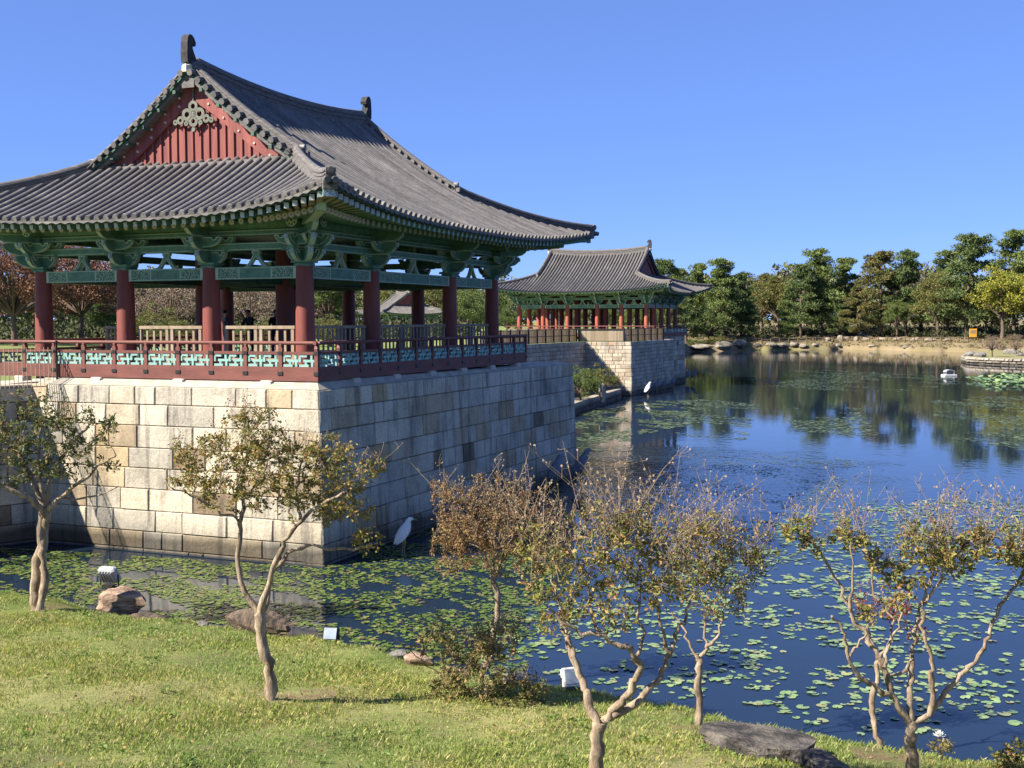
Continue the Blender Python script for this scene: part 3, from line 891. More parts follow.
def build_roof(P, rf, pitch, detail, fan_rows=True):
    """P: parent empty. Adds roof with sub-parts and returns it"""
    nseg = 10 if detail else 6
    # ---- trough sheet of all four slopes is the roof part itself
    mb = MB()
    tubes = []           # centre lines of the cover-tile rows, with outward direction
    def rows_long(sg):
        n = int(2 * (rf.hxc - .1) / pitch)
        xs = [(-n / 2 + i) * pitch for i in range(n + 1)]
        grid = []
        for x in [-rf.hxc + .02] + xs + [rf.hxc - .02]:
            ye = rf.ye(x)
            y1 = 0.0 if abs(x) <= rf.gx else rf.yhip(x)
            y1 = min(y1, ye - .02)
            row = []
            for k in range(nseg + 1):
                y = ye + (y1 - ye) * k / nseg
                row.append((x, sg * y, rf.zl(x, y)))
            grid.append(row)
        return grid
    def rows_short(sg):
        n = int(2 * (rf.hyc - .1) / pitch)
        ys = [(-n / 2 + i) * pitch for i in range(n + 1)]
        grid = []
        for y in [-rf.hyc + .02] + ys + [rf.hyc - .02]:
            xe = rf.xe(y)
            x1 = max(rf.gx - .42, rf.xhip(y)) if rf.xhip(y) > rf.gx + .01 else rf.gx - .42
            x1 = min(x1, xe - .02)
            row = []
            for k in range(nseg + 1):
                x = xe + (x1 - xe) * k / nseg
                row.append((sg * x, y, rf.zs(x, y)))
            grid.append(row)
        return grid
    for sg in (-1, 1):
        for typ in (0, 1):
            g = rows_long(sg) if typ == 0 else rows_short(sg)
            b = len(mb.v)
            for row in g: mb.v.extend(row)
            n = nseg + 1
            flip = (sg > 0) if typ == 0 else (sg < 0)
            for i in range(len(g) - 1):
                # do not bridge the verge
                if typ == 0 and (abs(g[i][0][0]) <= rf.gx) != (abs(g[i + 1][0][0]) <= rf.gx) and False:
                    continue
                for k in range(nseg):
                    f = [b + i * n + k, b + (i + 1) * n + k, b + (i + 1) * n + k + 1, b + i * n + k + 1]
                    mb.f.append(f[::-1] if flip else f); mb.m.append(0); mb.s.append(True)
            for row in g[1:-1]:
                tubes.append((row, typ, sg))
    roof = mb.build('roof', [M['tile_dark']], P)
    # ---- cover tiles: half tubes
    r = pitch * .30
    nh = 6 if detail else 4
    V, F = [], []
    caps = MB()
    prev = None
    for row, typ, sg in tubes:
        row = [Vector(p) for p in row]
        if (row[0] - row[-1]).length < .25: continue
        ac = Vector((1, 0, 0)) if typ == 0 else Vector((0, 1, 0))
        base = len(V)
        for i, p in enumerate(row):
            t = (row[min(i + 1, len(row) - 1)] - row[max(i - 1, 0)]).normalized()
            nrm = ac.cross(t)
            if nrm.z < 0: nrm = -nrm
            nrm.normalize()
            for k in range(nh + 1):
                an = math.pi * k / nh
                V.append(p + ac * (r * math.cos(an)) + nrm * (r * 1.15 * math.sin(an) + .01))
        for i in range(len(row) - 1):
            for k in range(nh):
                a = base + i * (nh + 1) + k
                f = (a, a + 1, a + nh + 2, a + nh + 1)
                F.append(f)
        if detail:
            out = (row[0] - row[1]).normalized()
            c = row[0] + Vector((0, 0, r * .35))
            if prev is not None and prev[1] == (typ, sg):
                q0, q1 = prev[0] - out * .03, row[0] - out * .03
                if (q0 - q1).length < pitch * 1.6:
                    e0, e1 = out * .02, Vector((0, 0, -.10))
                    caps.add([q0 + e0, q1 + e0, q1 + e0 + e1 * .55, (q0 + q1) / 2 + e0 + e1, q0 + e0 + e1 * .55, q0 - e0, q1 - e0, q1 - e0 + e1 * .55, (q0 + q1) / 2 - e0 + e1, q0 - e0 + e1 * .55],
                             [(0, 1, 2, 3, 4), (9, 8, 7, 6, 5), (4, 3, 8, 9), (3, 2, 7, 8), (0, 5, 6, 1)], 1)
            prev = (row[0], (typ, sg))
            caps.tube([c - out * .05, c + out * .012], [r * 1.0, r * 1.0], 10, 0, caps=True, smooth=False)
    me = np_mesh('cover_tiles', [tuple(v) for v in V], F, M['tile'], smooth=True)
    link('cover_tiles', me, roof)
    if detail:
        caps.build('eave_tiles', [M['tile_cap'], M['tile']], roof)
    # ---- drooping trough-tile edge (fascia)
    fas = MB()
    for sg in (-1, 1):
        n = 60
        A = [(-rf.hxc + 2 * rf.hxc * i / n) for i in range(n + 1)]
        pts = [(x, sg * (rf.ye(x) - .06), rf.zl(x, rf.ye(x) - .06)) for x in A]
        fas.add([p for q in pts for p in ((q[0], q[1], q[2] + .0), (q[0], q[1], q[2] - .13))], [(2 * i, 2 * i + 1, 2 * i + 3, 2 * i + 2)[::(1 if sg < 0 else -1)] for i in range(n)], 0)
        A = [(-rf.hyc + 2 * rf.hyc * i / n) for i in range(n + 1)]
        pts = [(sg * (rf.xe(y) - .06), y, rf.zs(rf.xe(y) - .06, y)) for y in A]
        fas.add([p for q in pts for p in ((q[0], q[1], q[2] + .0), (q[0], q[1], q[2] - .13))], [(2 * i, 2 * i + 1, 2 * i + 3, 2 * i + 2)[::(1 if sg > 0 else -1)] for i in range(n)], 0)
    fas.build('eave_board', M['green_dark'], roof)
    # ---- ridges
    gx = rf.gx
    mr = MB()
    pts = [(x, 0, rf.zl(x, 0)) for x in np.linspace(-gx - .05, gx + .05, 25)]
    mr.sweep(pts, RIDGE_PROF(.36, .50), 0)
    mr.build('main_ridge', M['tile_ridge'], roof)
    for sx in (-1, 1):
        for sy in (-1, 1):
            md = MB()
            yb = rf.yhip(gx) + .05
            pts = [(sx * (gx - .16), sy * y, rf.zl(gx - .16, y) + .02) for y in np.linspace(.15, yb, 12)]
            md.sweep(pts, RIDGE_PROF(.28, .36), 0)
            md.build('descending_ridge', M['tile_ridge'], roof)
            me_ = MB()
            e = pts[-1]
            me_.cbox((e[0], e[1] + sy * .04, e[2] + .15), (.30, .12, .34), .04, 0)
            me_.tube([(e[0], e[1] - sy * .04, e[2] + .33), (e[0], e[1] + sy * .14, e[2] + .33)], .075, 10, 0)
            me_.build('ridge_end_block', M['tile_cap'], roof)
            mh = MB()
            xs = np.linspace(gx + .0, rf.hxc - .12, 14)
            pts = []
            for x in xs:
                y = rf.yhip(x)
                pts.append((sx * x, sy * y, max(rf.zl(x, y), rf.zs(x, y)) + .02))
            mh.sweep(pts, RIDGE_PROF(.26, .32), 0)
            mh.build('hip_ridge', M['tile_ridge'], roof)
            # end of the hip ridge
            mo = MB()
            e, e0 = Vector(pts[-1]), Vector(pts[-2])
            t = (e - e0); t.z = 0; t.normalize()
            Mo = Matrix.Translation(e) @ Matrix.Rotation(math.atan2(t.y, t.x), 4, 'Z')
            mo.prism([(-.10, -.12), (.05, -.12), (.08, .12), (.14, .26), (.07, .33), (-.02, .27), (-.10, .25)], .24, Mo, 0)
            for s2 in (-.1, .1):
                q = Mo @ Vector((.05, s2, -.02)); q2 = Mo @ Vector((.24, s2, -.05))
                mo.tube([q, q2], .085, 10, 0)
            mo.tube([Mo @ Vector((.0, 0, .22)), Mo @ Vector((.18, 0, .20))], .085, 10, 0)
            mo.build('hip_end_ornament', M['tile_ridge'], roof)
        # tall ornament on the ridge end
        mo = MB()
        zr = rf.zl(gx, 0)
        mo.prism([(-.20, .20), (.17, .20), (.19, .50), (.17, .80), (.14, .96), (.06, 1.06), (-.06, 1.06), (-.17, .98), (-.25, .84), (-.22, .74), (-.15, .80), (-.08, .76), (-.08, .66), (-.14, .54), (-.24, .38)],
                 .25, Matrix.Translation((sx * (gx + .02), 0, zr)) @ Matrix.Scale(sx, 4, (1, 0, 0)) if sx > 0 else Matrix.Translation((sx * (gx + .02), 0, zr)) @ Matrix.Rotation(math.pi, 4, 'Z'), 0, 0, .03, 0)
        mo.build('ridge_end_ornament', M['ornament'], roof)
        mm = MB()
        mm.cbox((sx * (gx + .08), 0, zr + .06), (.26, .34, .30), .10, 0)
        mm.build('ridge_end_mortar', M['mortar'], roof)
        # ---- verge: short crosswise tiles along the gable edge, soffit, small rafters
        mv = MB()
        ms = MB()
        yb = rf.yhip(gx) - .05
        for sy in (-1, 1):
            ds = 0; y = .18
            while y < yb:
                z = rf.zl(gx, y)
                if detail:
                    mv.tube([(sx * (gx - .40), sy * y, z + .14), (sx * (gx + .20), sy * y, z + .03)], .10, 8, 0)
                y += .29
            n = 14
            q = [(y, rf.zl(gx, y)) for y in np.linspace(0, yb + .1, n)]
            for (ya, za), (yb2, zb2) in zip(q[:-1], q[1:]):
                mv.add([(sx * (gx - .45), sy * ya, za + .03), (sx * (gx + .12), sy * ya, za - .02), (sx * (gx + .12), sy * yb2, zb2 - .02), (sx * (gx - .45), sy * yb2, zb2 + .03)], [(0, 1, 2, 3) if sx * sy > 0 else (3, 2, 1, 0)], 1)
                # verge underside board
                a, b_ = gx - .50, gx + .11
                ms.add([(sx * a, sy * ya, za - .16), (sx * b_, sy * ya, za - .10), (sx * b_, sy * yb2, zb2 - .10), (sx * a, sy * yb2, zb2 - .16),
                        (sx * b_, sy * ya, za - .02), (sx * b_, sy * yb2, zb2 - .02)], [(0, 1, 2, 3), (1, 4, 5, 2)], 0)
            if detail:
                for y in np.arange(.5, yb, .62):
                    z = rf.zl(gx, y)
                    ms.box((sx * (gx - .13), sy * y, z - .22), (.44, .11, .11), 0)
        mv.build('verge_tiles', [M['tile'], M['tile_dark']], roof)
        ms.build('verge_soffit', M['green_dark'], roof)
    return roof

def build_gable(P, rf, sx, detail):
    g = empty('gable', (0, 0, 0)); g.parent = P
    gw = rf.gx - .36
    yb = rf.yhip(rf.gx) + .25
    zb = rf.zs(gw, 0) + .05
    mb = MB()
    w = .30
    n = int(2 * yb / w)
    for i in range(n):
        y0, y1 = -yb + 2 * yb * i / n, -yb + 2 * yb * (i + 1) / n
        z0a, z1a = rf.zl(rf.gx, y0) - .2, rf.zl(rf.gx, y1) - .2
        if max(z0a, z1a) < zb + .02: continue
        j = .006 * (i % 2)
        mb.add([(sx * (gw + j), y0 + .006, zb - .25), (sx * (gw + j), y1 - .006, zb - .25), (sx * (gw + j), y1 - .006, max(z1a, zb)), (sx * (gw + j), y0 + .006, max(z0a, zb))], [(0, 1, 2, 3) if sx > 0 else (3, 2, 1, 0)], 0)
        if detail and i:
            z = rf.zl(rf.gx, y0) - .5
            if z > zb:
                mb.box((sx * (gw + .03), y0, (zb - .1 + z) / 2), (.05, .07, z - zb + .1), 0)
    mb.build('gable_planks', M['gable_red'], g)
    # bargeboards following the slope
    for sy in (-1, 1):
        mbb = MB()
        ys = np.linspace(0.0, yb, 14)
        W = .56
        outer = [(y * sy, rf.zl(rf.gx, y) - .17) for y in ys]
        inner = [(y * sy, max(rf.zl(rf.gx, y) - .17 - W - .18 * max(0, 1 - y / .8), zb - .22)) for y in ys]
        for i in range(len(ys) - 1):
            x1, x0 = gw + .12, gw + .05
            vs = []
            for x in (x0, x1):
                vs += [(sx * x, *outer[i]), (sx * x, *outer[i + 1]), (sx * x, *inner[i + 1]), (sx * x, *inner[i])]
            fl = 1 if sx * sy > 0 else -1
            mbb.add(vs, [f[::fl] for f in ((7, 6, 5, 4), (0, 1, 2, 3), (2, 6, 7, 3), (4, 5, 1, 0))], 0)
        bo = mbb.build('bargeboard', M['gable_red'], g)
        if detail:
            st = MB()
            for y in np.arange(.55, yb - .2, .55):
                z = rf.zl(rf.gx, y) - .17
                for dz in (.14, .40):
                    c = (sx * (gw + .13), sy * y, z - dz)
                    st.tube([(c[0] - sx * .02, c[1], c[2]), (c[0] + sx * .025, c[1], c[2])], [.05, .03], 8, 0)
            st.build('stud', M['mortar'], bo)
    if detail:
        orn = MB()
        zt = rf.zl(rf.gx, 0) - 1.12
        x = sx * (gw + .15)
        def disc_ring(cy, cz, r0, r1):
            n = 14
            A = []
            for xx in (x, x + sx * .03):
                for rr in (r0, r1):
                    A += [(xx, cy + rr * math.cos(2 * math.pi * k / n), cz + rr * math.sin(2 * math.pi * k / n)) for k in range(n)]
            fs = []
            for k in range(n):
                k2 = (k + 1) % n
                fs += [(2 * n + k, 2 * n + k2, 3 * n + k2, 3 * n + k), (n + k, n + k2, 3 * n + k2, 3 * n + k), (k, k2, 2 * n + k2, 2 * n + k)]
            orn.add(A, fs, 0)
        for cy, cz, r0, r1 in ((0, .05, .09, .20), (-.26, -.22, .10, .22), (.26, -.22, .10, .22), (0, -.46, .08, .20), (-.54, -.40, .06, .15), (.54, -.40, .06, .15), (-.02, -.20, .02, .12), (-.75, -.46, .03, .10), (.75, -.46, .03, .10), (-.30, -.52, .02, .09), (.30, -.52, .02, .09), (0, -.74, .0, .08)):
            disc_ring(cy * .9, zt + cz * .9, r0 * .88, r1 * .88)
        orn.tube([(x, 0, zt + .18), (x, 0, zt + .90)], .03, 6, 0)
        orn.build('gable_ornament', M['iron_ornament'], g)
        ml = MB()
        ml.sweep([(sx * (gw + .16), y, rf.zs(gw + .16, y) + .02) for y in np.linspace(-yb - .05, yb + .05, 9)], [(-.10, -.1), (.07, -.1), (.05, .045), (-.08, .06)], 0)
        ml.build('flashing_strip', M['tile_ridge'], g)
    return g

def pavilion(name, label, loc, rot, xs, ys, detail=True, rail=None, grp=None, roofkw=None, inner_cols=True, skip_rows=(), zfloor=.65):
    P = empty(name, loc, rot)
    tag(P, label, 'pavilion', grp)
    Lx, Ly = xs[-1] - xs[0], ys[-1] - ys[0]
    xs = [x - xs[0] - Lx / 2 for x in xs]; ys = [y - ys[0] - Ly / 2 for y in ys]
    CT = 3.47
    rf = Roof(Lx, Ly, **(roofkw or {}))
    # floor
    mb = MB()
    oh = 1.0
    mb.cbox((0, 0, zfloor - .08), (Lx + 2 * oh - .1, Ly + 2 * oh - .1, .16), .01, 0)
    mb.build('floor', M['deck'], P)
    mb = MB()
    for sx in (-1, 1):
        mb.box((sx * (Lx / 2 + oh), 0, .42), (.10, Ly + 2 * oh + .10, .40), 0)
    for sy in (-1, 1):
        mb.box((0, sy * (Ly / 2 + oh), .42), (Lx + 2 * oh - .102, .10, .40), 0)
    mb.build('skirting_board', M['red_board'], P)
    if detail:
        for (a, b_) in [(-Lx / 2 - oh + .05, y) for y in np.linspace(-Ly / 2 + .6, Ly / 2, 4)] + [(x, -Ly / 2 - oh + .05) for x in np.linspace(-Lx / 2 + 1, Lx / 2, 6)]:
            mf = MB(); mf.cbox((a, b_, .15), (.40, .40, .16), .03, 0)
            mf.build('stone_foot', M['cap'], P)
    # columns
    cm = column_mesh(CT - .1, .27 if detail else .24, 'red_wood' if detail else 'red_sunlit')
    im = column_mesh(CT + 1.2, .29 if detail else .25)
    for i, x in enumerate(xs):
        for j, y in enumerate(ys):
            inner = 0 < i < len(xs) - 1 and 0 < j < len(ys) - 1
            if inner and not inner_cols: continue
            o = link('column', im if inner else cm, P)
            o.location = (x, y, .1)
    # beams, struts, ties, purlins
    sm = strut_mesh()
    def edge(x0, y0, x1, y1, ang):
        L = math.hypot(x1 - x0, y1 - y0)
        o = link('painted_beam', seg_beam(L - .44, .36, .20), P)
        o.location = ((x0 + x1) / 2, (y0 + y1) / 2, CT - .18); o.rotation_euler = (0, 0, ang)
        o = link('splayed_strut', sm, P)
        o.location = ((x0 + x1) / 2, (y0 + y1) / 2, CT); o.rotation_euler = (0, 0, ang)
    for j in (0, len(ys) - 1):
        for a, b_ in zip(xs[:-1], xs[1:]): edge(a, ys[j], b_, ys[j], 0 if j == 0 else math.pi)
    for i in (0, len(xs) - 1):
        for a, b_ in zip(ys[:-1], ys[1:]): edge(xs[i], a, xs[i], b_, -math.pi / 2 if i == 0 else math.pi / 2)
    for z0, h, w, ex in ((CT + .47, .23, .18, .0), (CT + .90, .17, .16, .3)):
        mb = MB()
        for sy in (-1, 1):
            mb.box((0, sy * Ly / 2, z0 + h / 2), (Lx + 2 * ex - .2, w, h), 0)
            mb.box((0, sy * (Ly / 2 + w / 2 + .004), z0 + .03), (Lx + 2 * ex - .2, .008, .025), 1)
            mb.box((0, sy * (Ly / 2 + w / 2 + .004), z0 + h - .03), (Lx + 2 * ex - .2, .008, .025), 1)
        for sx in (-1, 1):
            mb.box((sx * Lx / 2, 0, z0 + h / 2 + .003), (w, Ly + 2 * ex + .2, h), 0)
            mb.box((sx * (Lx / 2 + w / 2 + .004), 0, z0 + .033), (.008, Ly + 2 * ex + .2, .025), 1)
            mb.box((sx * (Lx / 2 + w / 2 + .004), 0, z0 + h - .027), (.008, Ly + 2 * ex + .2, .025), 1)
        mb.build('tie_beam', [M['green'], M['pale_line']], P)
    def purlin(p0, p1, r):
        mb = MB()
        mb.tube([p0, p1], r, 14, 0, caps=False)
        d = (Vector(p1) - Vector(p0)).normalized()
        for c, s in ((p0, -1), (p1, 1)):
            c = Vector(c)
            a = d.orthogonal().normalized(); b_ = d.cross(a)
            for k, (r0, r1, mi) in enumerate(((r, r * .84, 1), (r * .84, r * .5, 2), (r * .5, r * .2, 1), (r * .2, 0.001, 3))):
                n = 16
                off = d * s * (.003 + .002 * k)
                A = [c + off + (a * math.cos(2 * math.pi * i / n) + b_ * math.sin(2 * math.pi * i / n)) * r0 for i in range(n)]
                Bq = [c + off + (a * math.cos(2 * math.pi * i / n) + b_ * math.sin(2 * math.pi * i / n)) * r1 for i in range(n)]
                mm = [3 if (mi == 2 and i % 2) else mi for i in range(n)]
                mb.add(A + Bq, [(i, (i + 1) % n, n + (i + 1) % n, n + i)[::s] for i in range(n)], mm)
        mb.build('purlin', [M['green'], M['pale_line'], M['white_end'], M['dot_dark']], P)
    for sy in (-1, 1): purlin((-Lx / 2 - .65, sy * Ly / 2, CT + 1.25), (Lx / 2 + .65, sy * Ly / 2, CT + 1.25), .19)
    for sx in (-1, 1): purlin((sx * Lx / 2, -Ly / 2 - .65, CT + 1.26), (sx * Lx / 2, Ly / 2 + .65, CT + 1.26), .19)
    # inner cross beams
    mb = MB()
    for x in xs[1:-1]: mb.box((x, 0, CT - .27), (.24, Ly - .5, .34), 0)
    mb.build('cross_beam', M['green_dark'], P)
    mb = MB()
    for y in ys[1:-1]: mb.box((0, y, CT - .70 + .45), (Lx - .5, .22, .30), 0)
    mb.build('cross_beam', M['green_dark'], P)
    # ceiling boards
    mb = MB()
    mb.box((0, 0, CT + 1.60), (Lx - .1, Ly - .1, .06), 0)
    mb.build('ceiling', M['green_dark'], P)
    # brackets
    bm_, bc = bracket_mesh(False), bracket_mesh(True)
    for i, x in enumerate(xs):
        for j, y in enumerate(ys):
            ei, ej = i in (0, len(xs) - 1), j in (0, len(ys) - 1)
            if not (ei or ej): continue
            cor = ei and ej
            o = link('bracket', bc if cor else bm_, P)
            o.location = (x, y, CT)
            if cor:
                a = {(True, True): 0, (False, True): math.pi / 2, (False, False): math.pi, (True, False): -math.pi / 2}[(i == 0, j == 0)]
            else:
                a = 0 if j == 0 else math.pi if j == len(ys) - 1 else -math.pi / 2 if i == 0 else math.pi / 2
            o.rotation_euler = (0, 0, a)
    # ---- underside of the eaves
    zw = CT + 1.25 + .19 + .26
    def soff(d, lift):
        e = rf.z0 - .10
        k = min(1, d / 2.5)
        return e + (zw - e) * k + lift * (1 - k) ** 1.2
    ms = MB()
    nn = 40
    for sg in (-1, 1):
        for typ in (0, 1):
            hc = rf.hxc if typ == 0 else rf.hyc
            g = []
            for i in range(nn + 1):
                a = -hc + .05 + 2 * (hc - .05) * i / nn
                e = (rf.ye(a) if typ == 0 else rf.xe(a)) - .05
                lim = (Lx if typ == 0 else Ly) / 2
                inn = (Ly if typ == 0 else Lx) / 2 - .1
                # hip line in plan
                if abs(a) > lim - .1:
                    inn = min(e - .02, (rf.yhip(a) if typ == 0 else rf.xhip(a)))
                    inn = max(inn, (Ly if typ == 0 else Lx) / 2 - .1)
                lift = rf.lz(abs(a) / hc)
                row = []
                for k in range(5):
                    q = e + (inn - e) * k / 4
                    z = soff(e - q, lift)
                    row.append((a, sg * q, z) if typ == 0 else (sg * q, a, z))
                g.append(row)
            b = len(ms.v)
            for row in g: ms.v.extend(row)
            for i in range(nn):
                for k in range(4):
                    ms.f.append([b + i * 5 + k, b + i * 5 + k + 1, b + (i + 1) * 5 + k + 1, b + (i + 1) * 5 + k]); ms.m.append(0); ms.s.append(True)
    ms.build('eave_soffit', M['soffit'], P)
    # ---- rafters
    if detail:
        rm, fm, fm2 = round_rafter_mesh(2.6, .098), square_rafter_mesh(1.25, .15, M['white_end']), square_rafter_mesh(1.25, .15, M['blue_end'])
    else:
        rm, fm = round_rafter_mesh(2.2, .08), square_rafter_mesh(1.1, .12, M['white_end']); fm2 = fm
    stuffr = MB()
    def rafters(typ, sg, step, as_parts):
        hc, lim = (rf.hxc, Lx / 2) if typ == 0 else (rf.hyc, Ly / 2)
        inn0 = (Ly if typ == 0 else Lx) / 2
        n = int(2 * (hc - .35) / step)
        for i in range(n + 1):
            a = (-n / 2 + i) * step
            E = rf.ye(a) if typ == 0 else rf.xe(a)
            lift = rf.lz(abs(a) / hc)
            ai = max(-lim + .5, min(lim - .5, a)) * .85 + .15 * a if abs(a) > lim - .5 else a
            for kind, dd, drop, L in ((0, 1.02, .25, 2.6), (1, .20, .095, 1.25)):
                k = 1 - dd / (E - inn0 + .3)
                ao = ai + (a - ai) * k
                q = E - dd
                po = Vector((ao, q, soff(dd, lift * (k if kind == 0 else .95)) - drop))
                qi = inn0 - .25 if kind == 0 else E - 1.45
                ki = (qi - inn0 + .3) / (E - inn0 + .3)
                pi_ = Vector((ai + (a - ai) * ki, qi, soff(E - qi, lift * max(ki, 0) * .7) - drop + (.03 if kind else 0)))
                if typ == 0: po, pi_ = Vector((po.x, sg * po.y, po.z)), Vector((pi_.x, sg * pi_.y, pi_.z))
                else: po, pi_ = Vector((sg * po.y, po.x, po.z)), Vector((sg * pi_.y, pi_.x, pi_.z))
                yv = (po - pi_).normalized(); xv = yv.cross(Vector((0, 0, 1))).normalized(); zv = xv.cross(yv)
                Mt = Matrix(((xv.x, yv.x, zv.x, po.x), (xv.y, yv.y, zv.y, po.y), (xv.z, yv.z, zv.z, po.z), (0, 0, 0, 1)))
                Ls = (po - pi_).length / L
                Mt = Mt @ Matrix.Diagonal((1, Ls, 1, 1))
                src = rm if kind == 0 else (fm if typ == 1 else fm2)
                if as_parts:
                    o = link('round_rafter' if kind == 0 else 'flying_rafter', src, P)
                    o.matrix_basis = Mt
                else:
                    b = len(stuffr.v)
                    stuffr.v.extend([tuple(Mt @ v.co) for v in src.vertices])
                    for p in src.polygons:
                        stuffr.f.append([b + k2 for k2 in p.vertices]); stuffr.s.append(False)
                        nm = src.materials[p.material_index].name
                        stuffr.m.append({'green_painted_timber': 0, 'rafter_tan': 1}.get(nm, 2))
    st = .34 if detail else .42
    for typ, sg in ((1, -1), (0, -1), (1, 1), (0, 1)):
        rafters(typ, sg, st, detail and sg == -1)
    so = stuffr.build('rafter_rows', [M['green'], M['tan_end'], M['white_end']], P)
    tag(so, kind='stuff')
    # batten between the two rafter tiers
    mb = MB()
    for sg in (-1, 1):
        for typ in (0, 1):
            hc = rf.hxc if typ == 0 else rf.hyc
            pts = []
            for i in range(41):
                a = -hc + .75 + 2 * (hc - .75) * i / 40
                E = (rf.ye(a) if typ == 0 else rf.xe(a)) - .98
                z = soff(.98, rf.lz(abs(a) / hc) * .9) - .14
                pts.append((a, sg * E, z) if typ == 0 else (sg * E, a, z))
            mb.sweep(pts, [(-.03, -.045), (.03, -.045), (.03, .045), (-.03, .045)], 0)
    mb.build('rafter_batten', M['green'], P)
    # corner rafters
    for sx in (-1, 1):
        for sy in (-1, 1):
            mb = MB()
            tip = Vector((sx * (rf.hxc - .22), sy * (rf.hyc - .20), rf.z0 + rf.lift - .22))
            mid = Vector((sx * (Lx / 2), sy * (Ly / 2), zw - .05))
            d = tip - mid
            ang = math.atan2(d.y, d.x)
            Lh = math.hypot(d.x, d.y)
            Mo = Matrix.Translation(mid) @ Matrix.Rotation(ang, 4, 'Z')
            lo = [(-.2, -.52), (Lh * .30, -.50), (Lh * .62, -.40), (Lh * .72, -.34), (Lh * .74, -.08 + d.z * .6), (Lh * .3, -.14), (-.2, -.16)]
            mb.prism(lo, .26, Mo, 0, 2, .03, 0)
            up_ = [(Lh * .3, -.14 + d.z * .2), (Lh * .72, -.11 + d.z * .55), (Lh * .97, d.z - .16), (Lh, d.z - .02), (Lh * .98, d.z + .14), (Lh * .6, .1 + d.z * .4), (Lh * .3, .04)]
            mb.prism(up_, .24, Mo, 0, 1, .0, 0)
            c = Mo @ Vector((Lh + .012, 0, d.z - .03))
            mb.cbox(tuple(c), (.02, .30, .30), .004, 3, M=Matrix.Rotation(ang, 3, 'Z'))
            mb.build('corner_rafter', [M['green'], M['tan_end'], M['pale_line'], M['blue_end']], P)
    # ---- roof and gables
    build_roof(P, rf, .33 if detail else .34, detail)
    for sx in (-1, 1): build_gable(P, rf, sx, detail)
    # ---- railing
    railing(P, Lx, Ly, oh, detail, rail)
    return P, rf

def railing(P, Lx, Ly, oh, detail, sides):
    rl = empty('railing', (0, 0, 0)); rl.parent = P
    zt, zm, zb_ = 1.28, 1.0, .61
    post = MB()
    post.box((0, 0, (.45 + zm) / 2), (.12, .11, zm - .45 + .06), 0)
    post.prism([(-.06, zm), (.06, zm), (.07, zm + .12), (.03, zm + .20), (.05, zt - .02), (-.05, zt - .02), (-.03, zm + .20), (-.07, zm + .12)], .10, Matrix.Identity(4), 0)
    post.box((0, -.004, .43), (.16, .14, .10), 1); post.box((0, -.004, zm), (.15, .135, .09), 1)
    pm = post.mesh('post', [M['red_board'], M['metal_black']])
    lat = {}
    def side(p0, p1):
        p0, p1 = Vector(p0), Vector(p1)
        d = p1 - p0; L = d.length; ang = math.atan2(d.y, d.x)
        n = max(2, int(round(L / 1.22))); w = L / n
        for z, h, r in ((zt, .09, .055), (zm, .08, 0)):
            mb = MB()
            if r: mb.tube([p0 - d.normalized() * .12 + Vector((0, 0, z)), p1 + d.normalized() * .12 + Vector((0, 0, z))], r, 10, 0)
            else: mb.box(tuple((p0 + p1) / 2 + Vector((0, 0, z))), (L - .13, .085, h), 0, ang)
            mb.build('hand_rail' if r else 'middle_rail', M['red_board'], rl)
        key = round(w, 3)
        if key not in lat: lat[key] = lattice_mesh(w - .13, zm - zb_ - .05)
        for i in range(n + 1):
            if i < n or True:
                c = p0 + d * (i / n)
                if (i == 0 or i == n):
                    k = tuple(round(v, 2) for v in c)
                    if k in done: continue
                    done.add(k)
                o = link('post', pm, rl)
                o.location = c; o.rotation_euler = (0, 0, ang)
            if i < n:
                o = link('lattice_panel', lat[key], rl)
                o.location = p0 + d * ((i + .5) / n) + Vector((0, 0, zb_ + .005)); o.rotation_euler = (0, 0, ang)
    done = set()
    X, Y = Lx / 2 + oh, Ly / 2 + oh
    cs = [(-X, -Y, 0), (X, -Y, 0), (X, Y, 0), (-X, Y, 0)]
    for i in range(4):
        if sides and i not in sides: continue
        side(cs[i], cs[(i + 1) % 4])

b_cols = [0, 3.878, 9.605, 13.432]
a_cols = [0, 3.226, 6.415, 9.662]
ctr = B(a_cols[-1] / 2, b_cols[-1] / 2)
pav1, rf1 = pavilion('pavilion', 'large near wooden pavilion with red gable, grey tiled roof and green painted eaves', (ctr[0], ctr[1], ZT), math.atan2(VV[1], VV[0]), b_cols, a_cols, True, (0, 2, 3))

Y2 = R(23.0)
v2 = np.array([math.sin(Y2), math.cos(Y2), 0]); r2 = np.array([math.cos(Y2), -math.sin(Y2), 0])
c2 = np.array([13.42, 118.0, 0])
xs2 = [0, 2.65, 5.35, 8.55, 11.1, 13.7]; ys2 = [0, 2.7, 5.4, 8.1, 10.8]
ctr2 = c2 - r2 * 13.7 / 2 + v2 * 10.8 / 2
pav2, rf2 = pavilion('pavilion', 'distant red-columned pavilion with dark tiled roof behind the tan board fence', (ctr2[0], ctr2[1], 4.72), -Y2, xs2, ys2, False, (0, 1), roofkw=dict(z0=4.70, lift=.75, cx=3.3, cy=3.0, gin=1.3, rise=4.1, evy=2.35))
p3 = aty(403, 330, 265.0)
pav3, rf3 = pavilion('pavilion', 'farthest pavilion, a pale tiled roof and red columns glimpsed between dark columns', (p3[0], p3[1], 3.2), R(-62), [0, 3.2, 6.6, 9.8], [0, 3.4, 6.8, 10.2], False, (0, 3))

